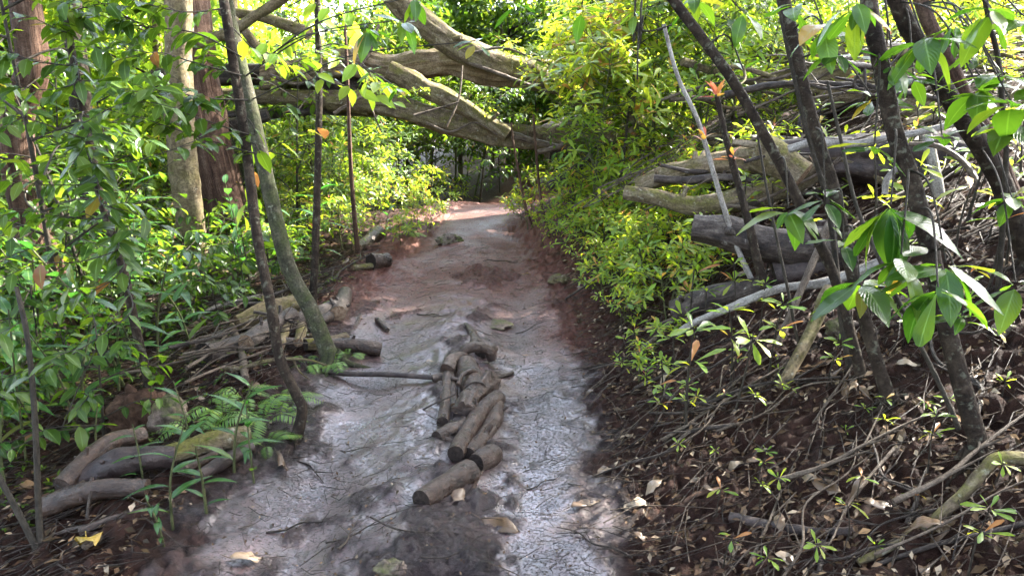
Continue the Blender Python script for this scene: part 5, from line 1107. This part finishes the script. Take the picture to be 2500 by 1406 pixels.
# ------------------------------------------------------------------ uncountable litter and ground cover
def lit_area(n, xr, yr, ok, r):
    x = r.uniform(*xr, n); y = yr[0] + (yr[1] - yr[0]) * r.uniform(size=n) ** 1.5; m = ok(x, y); return x[m], y[m]
g = G(); r = np.random.default_rng(99)
def bits(x, y, L, W, mat, lay):
    m = len(x); az = r.uniform(0, 6.28, m); D = np.stack([np.cos(az), np.sin(az), r.normal(0, .18, m)], -1); e = .05
    N = np.stack([H(x - e, y) - H(x + e, y), H(x, y - e) - H(x, y + e), np.full(m, 2 * e)], -1); N /= np.linalg.norm(N, axis=1, keepdims=True); N = N + r.normal(size=(m, 3)) * lay
    D = D - N * (D * N).sum(1, keepdims=True) * .9
    P = np.stack([x, y, Hd(x, y) + r.uniform(.002, .012, m)], -1)
    put_leaves(g, W, P, D, N, L * r.uniform(.5, 1.3, m), r.uniform(0, 1, m) ** 1.3, mat)
okr = lambda x, y: (x - xc(y) > .78)
okl = lambda x, y: (x - xc(y) < -.80)
x, y = lit_area(26000, (.2, 5), (1.4, 8), okr, r); bits(x, y, .034, leaf_template(.45, 2, 'ellip', .1, .4, .1), 0, .22)
x, y = lit_area(14000, (-5, -.9), (1.6, 8), okl, r); bits(x, y, .04, leaf_template(.45, 2, 'ellip', .1, .4, .1), 0, .22)
x, y = lit_area(2600, (-1.2, .6), (1.5, 9), lambda x, y: np.abs(x - xc(y)) < .9, r); bits(x, y, .016, leaf_template(.5, 2, 'ellip', .1, .3, .1), 0, .3)
lt = g.obj('leaf_litter', [M['litter']]); lt['kind'] = 'stuff'; lt['label'] = 'brown leaf litter strewn on the forest floor'
g = G()
def twigs(x, y, Lm, rad, mat, azm, azs):
    """many thin three-sided twigs with one bend"""
    m = len(x); az = r.normal(azm, azs, m); L = Lm * r.uniform(.35, 1.7, m); d = np.stack([np.cos(az), np.sin(az)], 1) * L[:, None] / 2
    c = np.stack([x, y], 1); mid = c + r.normal(size=(m, 2)) * L[:, None] * .10
    P = np.stack([c - d, mid, c + d], 1); Z = H(P[..., 0], P[..., 1]) + .014 + r.uniform(0, .02, (m, 1)) + r.normal(size=(m, 3)) * .008
    P = np.concatenate([P, Z[..., None]], -1); S = np.stack([-d[:, 1], d[:, 0], 0 * az], 1); S /= np.linalg.norm(S, axis=1, keepdims=True); U = np.array([0, 0, 1.])
    R = rad * r.uniform(.5, 1.6, (m, 1)) * np.array([[1, .85, .4]])
    V = np.stack([P + (S[:, None] * math.cos(t) + U * math.sin(t)) * R[..., None] for t in (.5, 2.6, 4.7)], 2).reshape(-1, 3)
    q = np.array([(a * 3 + k, a * 3 + (k + 1) % 3, a * 3 + 3 + (k + 1) % 3, a * 3 + 3 + k) for a in (0, 1) for k in range(3)])
    g.add(V, (q[None] + (np.arange(m) * 9)[:, None, None]).reshape(-1, 4), mat=mat, tint=.5)
x, y = lit_area(4000, (.2, 4.5), (1.4, 6.5), okr, r); k = len(x) // 3
twigs(x[:k], y[:k], .22, .0022, 0, .5, .7); twigs(x[k:], y[k:], .16, .0018, 1, .5, .9)
x, y = lit_area(2600, (-4, -.95), (1.6, 7), okl, r); twigs(x, y, .25, .0025, 1, .6, .8)
x, y = lit_area(1500, (-1.1, .5), (1.6, 7), lambda x, y: np.abs(x - xc(y)) < .85, r); twigs(x, y, .07, .0013, 1, .2, 1.2)
tw = g.obj('twig_litter', [M['twig'], M['stick_dark']]); tw['kind'] = 'stuff'; tw['label'] = 'fine twigs and rootlets strewn on the forest floor'
g = G()
def sprouts(x, y, L, nlv):
    for a, b in zip(x, y):
        h = r.uniform(.01, .05); z = float(H(a, b)) + h
        D = r.normal(size=(nlv, 3)); D[:, 2] = np.abs(D[:, 2]) * .3
        put_leaves(g, T_LO[0], np.repeat([[a, b, z]], nlv, 0), D, np.array([0, 0, 1.]) + r.normal(size=(nlv, 3)) * .2, L * r.uniform(.6, 1.3), r.uniform(.2, .9))
x, y = lit_area(1300, (.3, 4.5), (2.6, 8), lambda x, y: (x - xc(y) > 1.0) & (vnoise(x * 1.5, y * 1.5, 0, 3) > -.1), r); sprouts(x, y, .03, 4)
x, y = lit_area(1500, (-2.6, -.95), (2.0, 7.5), lambda x, y: (x - xc(y) < -.85) & (vnoise(x * 1.5, y * 1.5, 0, 4) > -.2), r); sprouts(x, y, .026, 5)
gc = g.obj('ground_cover', [M['leaf']]); gc['kind'] = 'stuff'; gc['label'] = 'tiny creeping green leaves on the forest floor'
finish_labels()
for pr in P_BUSH + P_GBUSH + P_LOWB + P_UND + P_UNDL + P_GIN + P_FERN + P_SEED + P_RED + P_HIGH + P_YTREE + P_TREE + P_DARK + STK + BRN + DL + DY:
    if not pr[1]:
        for c in list(pr[0].children): bpy.data.objects.remove(c)
        bpy.data.objects.remove(pr[0])
# ------------------------------------------------------------------ light, sky, camera
SUN = np.array([.70, .44, .62]); SUN = SUN / np.linalg.norm(SUN)
elev = math.asin(SUN[2])
sl = bpy.data.lights.new('sun', 'SUN'); sl.energy = 4.6; sl.angle = math.radians(1.0); sl.color = (1, .955, .86)
so = bpy.data.objects.new('sun', sl); COL.objects.link(so)
so.rotation_euler = Vector(tuple(SUN)).to_track_quat('Z', 'Y').to_euler(); so.location = (0, 0, 30)
w = bpy.data.worlds.new('World'); SC.world = w; w.use_nodes = True
nt = w.node_tree; nt.nodes.clear()
sky = nt.nodes.new('ShaderNodeTexSky'); sky.sky_type = 'NISHITA'; sky.sun_disc = False
sky.sun_elevation = elev; sky.sun_rotation = math.atan2(SUN[0], SUN[1])
sky.air_density = 1.0; sky.dust_density = 2.0; sky.ozone_density = 1.0
bg = nt.nodes.new('ShaderNodeBackground'); bg.inputs['Strength'].default_value = .15
wo = nt.nodes.new('ShaderNodeOutputWorld'); bw = nt.nodes.new('ShaderNodeRGBToBW'); mxs = nt.nodes.new('ShaderNodeMix'); mxs.data_type = 'RGBA'; mxs.inputs[0].default_value = .45
nt.links.new(sky.outputs[0], bw.inputs[0]); nt.links.new(sky.outputs[0], mxs.inputs[6]); nt.links.new(bw.outputs[0], mxs.inputs[7]); nt.links.new(mxs.outputs[2], bg.inputs[0]); nt.links.new(bg.outputs[0], wo.inputs[0])      # thin bright cloud whitens the blue
cd = bpy.data.cameras.new('camera'); co = bpy.data.objects.new('camera', cd); COL.objects.link(co)
cd.sensor_width = 36; cd.lens = 27; cd.clip_start = .02; cd.clip_end = 500
co.location = tuple(CAM); co.rotation_euler = (math.radians(90) - PITCH, 0, 0)
SC.camera = co
vs = SC.view_settings; vs.view_transform = 'Standard'; vs.look = 'None'; vs.exposure = EXPO; vs.gamma = 1; vs.use_curve_mapping = False
cy = SC.cycles; cy.max_bounces = 7; cy.diffuse_bounces = 4; cy.glossy_bounces = 3; cy.transmission_bounces = 5; cy.transparent_max_bounces = 4
cy.use_denoising = True; cy.denoiser = 'OPENIMAGEDENOISE'; cy.sample_clamp_indirect = 6; cy.use_adaptive_sampling = True; cy.adaptive_threshold = .015
cy.caustics_reflective = False; cy.caustics_refractive = False
SC.render.use_persistent_data = False
